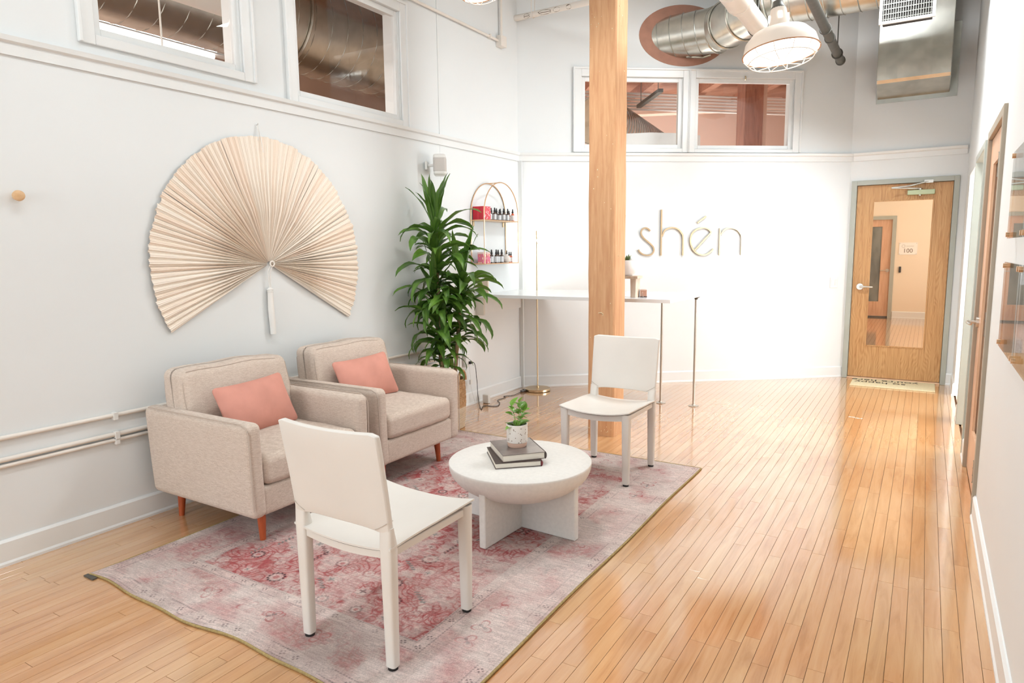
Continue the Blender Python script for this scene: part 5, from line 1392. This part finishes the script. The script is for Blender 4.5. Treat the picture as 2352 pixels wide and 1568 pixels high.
MB().box((XL, 5.55, 3.435), (XL + .035, 5.57, 3.472)).build('clip', M['whitepipe'], jb, smooth=False)

# ================================================================== DUCTS AND PIPES OF THE ROOM
def helix(path_fn, L, r_, pitch, n=20):
    pts = []; turns = L / pitch
    for i in range(int(turns * n) + 1):
        a = 2 * PI * i / n; pts.append(path_fn(i / (turns * n), a, r_))
    return pts
def spiral_duct(root, a, b_, r_, pitch=.13, mat='galv', seams=True, name='duct_run'):
    a, b_ = Vector(a), Vector(b_); ax = (b_ - a); L = ax.length; ax.normalize()
    up = Vector((0, 0, 1)) if abs(ax.z) < .9 else Vector((1, 0, 0)); u = ax.cross(up).normalized(); v = ax.cross(u)
    d_ = MB().tube([a, b_], r_, 40).build(name, M[mat], root, angle=40)
    if seams:
        hp = helix(lambda t_, q, rr_: a + ax * (t_ * L) + (u * math.cos(q) + v * math.sin(q)) * (rr_ + .0015), L, r_, pitch)
        MB().tube(hp, .0042, 5).build('spiral_seam', M['galvdark'], d_)
    return d_
dz = 3.63; dr = .215
d1_ = thing('round_air_duct', 'silver spiral air duct leaving the sign wall and turning right', 'duct')
pa = bw(RS, 0, 0)
A_, B_, C_, E_ = Vector((pa.x - .35, 7.15, dz)), Vector((-1.93, 7.15, dz)), Vector((-1.28, 6.62, dz)), Vector((XR, 6.62, dz))
spiral_duct(d1_, A_, B_, dr); spiral_duct(d1_, C_, E_, dr)
def elbow(p, q, name):
    MB().tube([p, q], dr * 1.015, 40).build(name, M['galv'], d1_, angle=40)
mid = B_.lerp(C_, .5)
elbow(B_ + Vector((-.03, 0, 0)), B_ + Vector((.05, -.012, 0)), 'collar'); spiral_duct(d1_, B_ + Vector((.0, 0.0, 0)), C_, dr, seams=False, name='duct_elbow'); elbow(C_ + Vector((-.05, .02, 0)), C_ + Vector((.04, 0, 0)), 'collar')
for p, dir_ in ((B_, Vector((1, -.38, 0))), (C_, Vector((1, -.38, 0))), (mid, (C_ - B_)), (B_ + Vector((.12, -.10, 0)), (C_ - B_))):
    ax = dir_.normalized(); u = ax.cross(Vector((0, 0, 1))).normalized(); v = ax.cross(u)
    MB().tube([p + (u * math.cos(q) + v * math.sin(q)) * (dr * 1.03) for q in np.linspace(0, 2 * PI, 41)[:-1]], .008, 6, closed=True).build('seam_ring', M['galv'], d1_)
# rusty ring around the hole in the sign wall
rgm = MB(); n = 56; vs = []; fs = []
for k in range(n):
    q = 2 * PI * k / n
    for (aa, bb, y) in ((.345, .212, -.004), (.475, .302, -.004), (.475, .302, .0), (.345, .212, .03)): vs.append((RS + aa * math.cos(q), y, RZ_ + bb * math.sin(q)))
for k in range(n):
    j = (k + 1) % n
    for c in range(4): fs.append((k * 4 + c, k * 4 + (c + 1) % 4, j * 4 + (c + 1) % 4, j * 4 + c))
ro = rgm.add(vs, fs).build('duct_collar_ring', M['rust'], angle=30, loc=BA, rz=BANG); tag(ro, 'rusty brown oval collar where the duct passes the sign wall', 'duct collar')
MB().tube([bw(RS + .02, .02, RZ_ - .215), bw(RS + .2, .02, RZ_ - .215), bw(RS + .28, .02, RZ_ - .19)], .01, 6).build('tape_edge', M['galv'], ro).matrix_parent_inverse = Matrix.LocRotScale(BA, Euler((0, 0, BANG)), None).inverted()
# register on the spiral duct
gx, gy, gz = -.245, 6.30, 3.185
gl_ = thing('air_register', 'white louvred air register on the side of the silver duct', 'air vent', (gx, gy, gz), R(0))
Wg, Hg = .19, .19
for bx_ in (((-Wg, -.012, 0), (-Wg + .022, .01, 2 * Hg)), ((Wg - .022, -.012, 0), (Wg, .01, 2 * Hg)), ((-Wg + .022, -.012, 0), (Wg - .022, .01, .022)), ((-Wg + .022, -.012, 2 * Hg - .022), (Wg - .022, .01, 2 * Hg))):
    MB().box(*bx_).build('frame', M['plastic'], gl_, smooth=False, bevel=.003)
for i in range(20):
    x = -Wg + .03 + i * (2 * Wg - .06) / 19
    MB().box((x - .0018, -.002, .02), (x + .0018, .010, 2 * Hg - .02)).build('louvre', M['galvdark'], gl_, smooth=False)
for i in range(9):
    z = .04 + i * (2 * Hg - .08) / 8
    MB().box((-Wg + .02, .012, z - .003), (Wg - .02, .02, z + .003)).build('rear_louvre', M['galvdark'], gl_, smooth=False)
MB().box((-Wg + .02, .02, .02), (Wg - .02, .14, 2 * Hg - .02)).build('neck', pm('dark_inside', srgb(58, 54, 50), .8), gl_, smooth=False)
# rectangular duct on the entrance wall
rd = thing('rectangular_air_duct', 'flat galvanised sheet metal duct on the wall above the oak door', 'duct', (0, YD, 0))
x0, x1 = -.545, .095
MB().add([(x0, -.30, 4.2), (x1, -.30, 4.2), (x1, 0, 4.2), (x0, 0, 4.2), (x0, -.30, 3.12), (x1, -.30, 3.12), (x1, 0, 2.985), (x0, 0, 2.985), (x0, -.28, 3.09), (x1, -.28, 3.09)],
         [(0, 1, 5, 4), (1, 2, 6, 9, 5), (0, 4, 8, 7, 3), (4, 5, 9, 8), (8, 9, 6, 7), (0, 3, 2, 1), (2, 3, 7, 6)]).build('duct_body', M['galv'], rd, smooth=False, bevel=.006)
for bx_ in (((x0 - .0, -.006, 2.945), (x1 + .065, 0, 2.995)), ((x1, -.006, 2.995), (x1 + .065, 0, 3.66)), ((x0 - .012, -.006, 2.945), (x0 - .001, 0, 3.9))):
    MB().box(*bx_).build('wall_flange', M['galvdark'], rd, smooth=False)
for x in (x0 + .17, x0 + .48): MB().box((x - .004, -.306, 3.12), (x + .004, -.298, 4.2)).build('standing_seam', M['galv'], rd, smooth=False)
# pipes
wp = thing('white_waste_pipe', 'thick white painted pipe with coupling beside the hanging lamp', 'pipe')
p0 = Vector((-1.326, 6.82, 3.300)); p1 = p0 + Vector((0, -2.9, 0))
MB().cyl(p0 + Vector((0, .22, 0)), p1, .078, 28).build('pipe', M['whitepipe'], wp)
MB().cyl(p0 + Vector((0, .12, 0)), p0 + Vector((0, .24, 0)), .088, 28).build('end_cap', M['whitepipe'], wp)
MB().tube([p0 + Vector((.083 * math.cos(a), -.66, .083 * math.sin(a))) for a in np.linspace(0, 2 * PI, 25)[:-1]], .004, 6, closed=True).cyl(p0 + Vector((0, -.66, .083)), p0 + Vector((0, -.66, ZC - p0.z)), .005, 8).build('pipe_hanger', M['darkpipe'], wp)
MB().cyl(p0 + Vector((0, -1.277, 0)), p0 + Vector((0, -1.63, 0)), .094, 28).cyl(p0 + Vector((0, -1.32, 0)), p0 + Vector((0, -1.35, 0)), .099, 28).build('coupling', M['whitepipe'], wp)
MB().prism([(-.05, -.011), (-.018, -.023), (.026, -.018), (.053, .011), (.018, .0), (-.018, -.007)], -.0, .002, 'z').build('paint_chip', M['chip'], wp, smooth=False, loc=p0 + Vector((.018, -.546, -.0795)))
gp = thing('dark_iron_pipe', 'dark grey capped iron pipe hanging above and right of the lamp', 'pipe')
q0 = Vector((-.842, 7.62, 3.273)); MB().cyl(q0, q0 + Vector((0, -3.2, 0)), .039, 20).build('pipe', M['darkpipe'], gp)
for dy in (-.0, -.26, -.84): MB().cyl(q0 + Vector((0, dy - .03, 0)), q0 + Vector((0, dy, 0)), .0455, 20).build('fitting', M['darkpipe'], gp)
for dy in (-.30, -1.16):
    hgr = MB().tube([q0 + Vector((.047 * math.cos(a), dy, .047 * math.sin(a))) for a in np.linspace(0, 2 * PI, 19)[:-1]], .004, 6, closed=True); hgr.cyl(q0 + Vector((.0, dy, .047)), q0 + Vector((.0, dy, .12 if dy < -1 else ZC - q0.z)), .005, 8); hgr.build('pipe_hanger', M['darkpipe'], gp)
cp = thing('peeling_pipe', 'white pipe with peeling paint high up left of the post', 'pipe')
MB().cyl((XL, 6.06, 3.752), (-1.2, 6.06, 3.752), .028, 20).build('pipe', M['whitepipe'], cp)
rg = random.Random(8)
for x, L, w_ in ((-3.50, .07, .030), (-3.30, .15, .034), (-3.17, .08, .028), (-3.04, .06, .024)):
    pts = [(x + L * .5 * math.cos(q) * rg.uniform(.8, 1.1), q) for q in np.linspace(0, 2 * PI, 15)[:-1]]
    vs = [(px_, 6.06 + .0286 * math.sin(R(205) + w_ / .03 * .75 * math.sin(q) * rg.uniform(.8, 1.1)) , 3.752 + .0286 * math.cos(R(205) + w_ / .03 * .75 * math.sin(q))) for px_, q in pts]
    vs = [(px_, 6.06 - .0288 * math.cos(th), 3.752 - .0288 * math.sin(th)) for (px_, q) in pts for th in (R(25) + R(48) * math.sin(q),)]
    MB().add(vs, [tuple(range(len(vs)))]).build('bare_patch', M['chip'], cp, smooth=False)
MB().tube([(-3.44, 6.06 + .034 * math.cos(a), 3.752 + .034 * math.sin(a)) for a in np.linspace(R(-180), 0, 11)], .004, 6).cyl((-3.44, 6.026, 3.752), (-3.44, 6.026, ZC), .004, 6).cyl((-3.44, 6.094, 3.752), (-3.44, 6.094, ZC), .004, 6).build('pipe_hanger', M['whitepipe'], cp)

# ================================================================== HANGING LAMPS
def pendant(label, loc, power, tilt=(0, 0), dia=.47, name='pendant_lamp'):
    p = thing(name, label, 'lamp', loc)
    p.rotation_euler = (tilt[0], tilt[1], 0)
    k = dia / .47; r_ = .235 * k
    prof = [(.047 * k, .285 * k), (.060 * k, .20 * k), (.068 * k, .165 * k), (.10 * k, .15 * k), (.17 * k, .125 * k), (.215 * k, .075 * k), (r_, .0), (r_ * .985, .0), (.21 * k, .07 * k), (.165 * k, .118 * k), (.098 * k, .143 * k)]
    MB().lathe(prof, 56, cap=False).build('shade', M['enamel'], p, angle=50)
    MB().tube([(r_ * math.cos(q), r_ * math.sin(q), .001) for q in np.linspace(0, 2 * PI, 57)[:-1]], .0045 * k, 6, closed=True).build('rim', M['rimrust'], p)
    MB().lathe([(.03 * k, .33 * k), (.034 * k, .305 * k), (.048 * k, .285 * k), (.048 * k, .28 * k)], 20, cap=False).build('cap', M['darkpipe'], p)
    MB().cyl((0, 0, .32 * k), (0, 0, ZC - loc[2]), .006, 8).build('cord', M['darkpipe'], p)
    bl = MB().lathe([(.001, -.01), (.20 * k, -.004), (.222 * k, .012), (.20 * k, .05 * k), (.1 * k, .10 * k), (.001, .11 * k)], 40, cap=False).build('bulb_lens', M['glow'], p)
    gd = MB().tube([(.20 * k * math.cos(q), .20 * k * math.sin(q), -.045 * k) for q in np.linspace(0, 2 * PI, 41)[:-1]], .0035 * k, 5, closed=True)
    for i in range(12):
        q = 2 * PI * i / 12; c, s = math.cos(q), math.sin(q)
        gd.tube([(r_ * c, r_ * s, -.002), (.20 * k * c, .20 * k * s, -.045 * k), (.06 * k * c, .06 * k * s, -.06 * k)], .003 * k, 5)
    gd.build('wire_guard', M['whitepipe'], p)
    for q in (0.3, 1.9, 3.4, 5.0):
        MB().box((-.004, -.012, .205 * k), (.004, .012, .245 * k)).build('vent_slot', M['glow'], p, smooth=False).matrix_local = Matrix.Rotation(q + PI, 4, 'Z') @ Matrix.Translation((.0585 * k, 0, 0))
    area_light('pendant_light', (0, 0, -.075 * k), (0, 0, 0), .38 * k, .38 * k, power, (1, .965, .91), parent=p, shape='DISK')
    return p
pendant('cream enamel pendant lamp with wire guard, glowing, right of the post', (-.885, 4.80, 2.70), 3, (R(-4), R(-6)))
pendant('white dome lamp peeking in at the top edge, left of the post', (-2.42, 3.70, 3.12), 14, (R(0), R(-28)), .40)
def tube_light(label, x, y0, y1, z, power, w=.06):  # unseen ceiling fixture, added to brighten the upper walls
    f_ = thing('tube_light', label, 'lamp')
    MB().box((x - w, y0, z), (x + w, y1, z + .07)).build('housing', M['plastic'], f_, smooth=False, bevel=.004)
    for s in (-.5 * w, .5 * w): MB().cyl((x + s, y0 + .05, z - .018), (x + s, y1 - .05, z - .018), .016, 12).build('tube', M['glowsoft'], f_)
    for y in (y0 + .3, y1 - .3): MB().cyl((x, y, z + .07), (x, y, ZC), .005, 6).build('hanger', M['whitepipe'], f_)
    area_light('strip_fill_light', (x, (y0 + y1) / 2, z - .04), (0, 0, 0), 2 * w, y1 - y0, power, (.90, .96, 1), parent=f_)
tube_light('added fill light built as a white strip fixture, unseen, under the ceiling above the seating', -1.9, 0.2, 2.8, 4.02, 28)
tube_light('added fill light built as a wide white fixture, unseen, under the ceiling above the counter', -0.6, 5.15, 5.95, 4.08, 100, .35)

# ================================================================== SEEN THROUGH THE INTERIOR WINDOWS
dl = thing('large_spiral_duct', 'big silver spiral duct seen through the left interior windows', 'duct')
spiral_duct(dl, (-5.35, 1.2, 3.68), (-5.35, 7.0, 3.68), .47, .20)
for y in (4.55, 2.6):
    MB().tube([(-5.35 + .482 * math.cos(q), y, 3.68 + .482 * math.sin(q)) for q in np.linspace(0, 2 * PI, 41)[:-1]], .013, 6, closed=True).build('joint_ring', M['galv'], dl)
pl_ = thing('white_drain_pipe', 'white pipe with thick coupling seen through the first left window', 'pipe')
MB().cyl((-4.55, .8, 3.30), (-4.55, 3.9, 3.30), .10, 24).build('pipe', M['whitepipe'], pl_)
MB().cyl((-4.55, 2.55, 3.30), (-4.55, 2.78, 3.30), .122, 24).cyl((-4.55, 2.52, 3.30), (-4.55, 2.55, 3.30), .132, 24).cyl((-4.55, 2.78, 3.30), (-4.55, 2.81, 3.30), .132, 24).build('coupling', M['whitepipe'], pl_)
ft = thing('tube_light', 'bright fluorescent strip light seen through the first left window', 'lamp')
MB().box((-6.06, 2.2, 3.365), (-5.94, 4.75, 3.44)).build('housing', M['plastic'], ft, smooth=False, bevel=.004)
MB().cyl((-5.99, 2.3, 3.345), (-5.99, 4.30, 3.345), .022, 12).build('tube', M['glowsoft'], ft)
for y in (2.6, 4.5): MB().cyl((-6.0, y, 3.44), (-6.0, y, 4.3), .005, 6).build('hanger', M['whitepipe'], ft)
area_light('tube_glow', (-5.99, 3.3, 3.31), (0, 0, 0), .1, 2.0, 90, (1, .98, .95), parent=ft)
rodl = MB().cyl((-4.15, 2.62, 2.4), (-4.15, 2.62, 4.3), .006, 6).build('hanging_rod', M['whitepipe']); tag(rodl, 'thin white rod hanging beyond the first left window', 'rod')
for i, y in enumerate((0.2, 1.4, 2.6, 3.8, 5.0, 6.2, 7.4)):
    bm_ = MB().box((-7.9, y, 4.18), (XL - T, y + .12, 4.3)).build('ceiling_joist', M['ceiling'], smooth=False); bm_['kind'] = 'structure'
# room behind the sign wall, in sign wall coordinates
def bwl(name, label, cat): return thing(name, label, cat, BA, BANG)
cl_ = bwl('timber_column', 'old brown timber column seen through the right interior window', 'column')
MB().box((3.13, 1.55, 0), (3.38, 1.80, 3.98)).build('column_shaft', M['redwood'], cl_, smooth=False, bevel=.01)
MB().box((3.38, 1.60, 0), (3.45, 1.75, 3.98)).build('column_strip', pm('pale_strip', srgb(206, 178, 160), .7), cl_, smooth=False)
for i in range(6):
    tb = tag(MB().cyl((0.35, 2.0, 3.34 + i * .040), (4.4, 2.2, 3.29 + i * .040), .0155, 10).build('electrical_conduit', M['paleconduit'], loc=BA, rz=BANG), 'silver electrical conduit beyond the sign wall windows, %s from the bottom' % ordn[i], 'conduit', 'conduits beyond the sign wall')
for i, x in enumerate((-.4, .5, 1.4, 2.3, 3.2, 4.1, 5.0)):
    j_ = MB().box((x, .4 + max(0, (.9 - x) * .9), 3.82), (x + .12, 4.2, 3.99)).build('ceiling_joist', M['ceiling'], smooth=False, loc=BA, rz=BANG); j_['kind'] = 'structure'
lt = bwl('hanging_light_bar', 'slim dark light bar hanging beyond the left sign wall window', 'lamp')
MB().box((1.80, 1.0, 3.30), (1.86, 1.9, 3.34)).build('bar', M['darkpipe'], lt, smooth=False)
for y in (1.1, 1.8): MB().cyl((1.83, y, 3.34), (1.83, y, 3.98), .005, 6).build('wire', M['darkpipe'], lt)
db = bwl('corrugated_duct', 'grey corrugated duct seen through the left sign wall window', 'duct')
MB().tube([(1.1, 1.2, 3.02), (2.3, 2.6, 2.80)], .30, 32).build('duct_run', M['galv'], db)
for i in range(26):
    c = Vector((1.1, 1.2, 3.02)).lerp(Vector((2.3, 2.6, 2.80)), i / 25); ax = Vector((1.2, 1.4, -.22)).normalized(); u = ax.cross(Vector((0, 0, 1))).normalized(); v = ax.cross(u)
    MB().tube([c + (u * math.cos(q) + v * math.sin(q)) * .302 for q in np.linspace(0, 2 * PI, 29)[:-1]], .007, 5, closed=True).build('corrugation', M['galvdark'], db)
sf = bwl('white_curved_soffit', 'white curved soffit below the corrugated duct beyond the window', 'soffit')
MB().prism([(1.2, .75), (1.6, .62), (2.0, .66), (2.25, .8), (2.3, .95), (2.2, 1.1), (1.2, 1.0)], 2.2, 2.77, 'z').build('soffit_body', M['trim'], sf, angle=50)
bt = bwl('sloping_timber_beam', 'pale sloping beam seen through the sign wall windows', 'beam')
MB().add([(.3, 3.2, 3.38), (5, 3.2, 3.62), (5, 3.4, 3.62), (.3, 3.4, 3.38), (.3, 3.2, 3.50), (5, 3.2, 3.74), (5, 3.4, 3.74), (.3, 3.4, 3.50)], [(0, 1, 2, 3), (7, 6, 5, 4), (0, 4, 5, 1), (2, 6, 7, 3), (1, 5, 6, 2), (0, 3, 7, 4)]).build('beam_body', M['pinkwall'], bt, smooth=False)
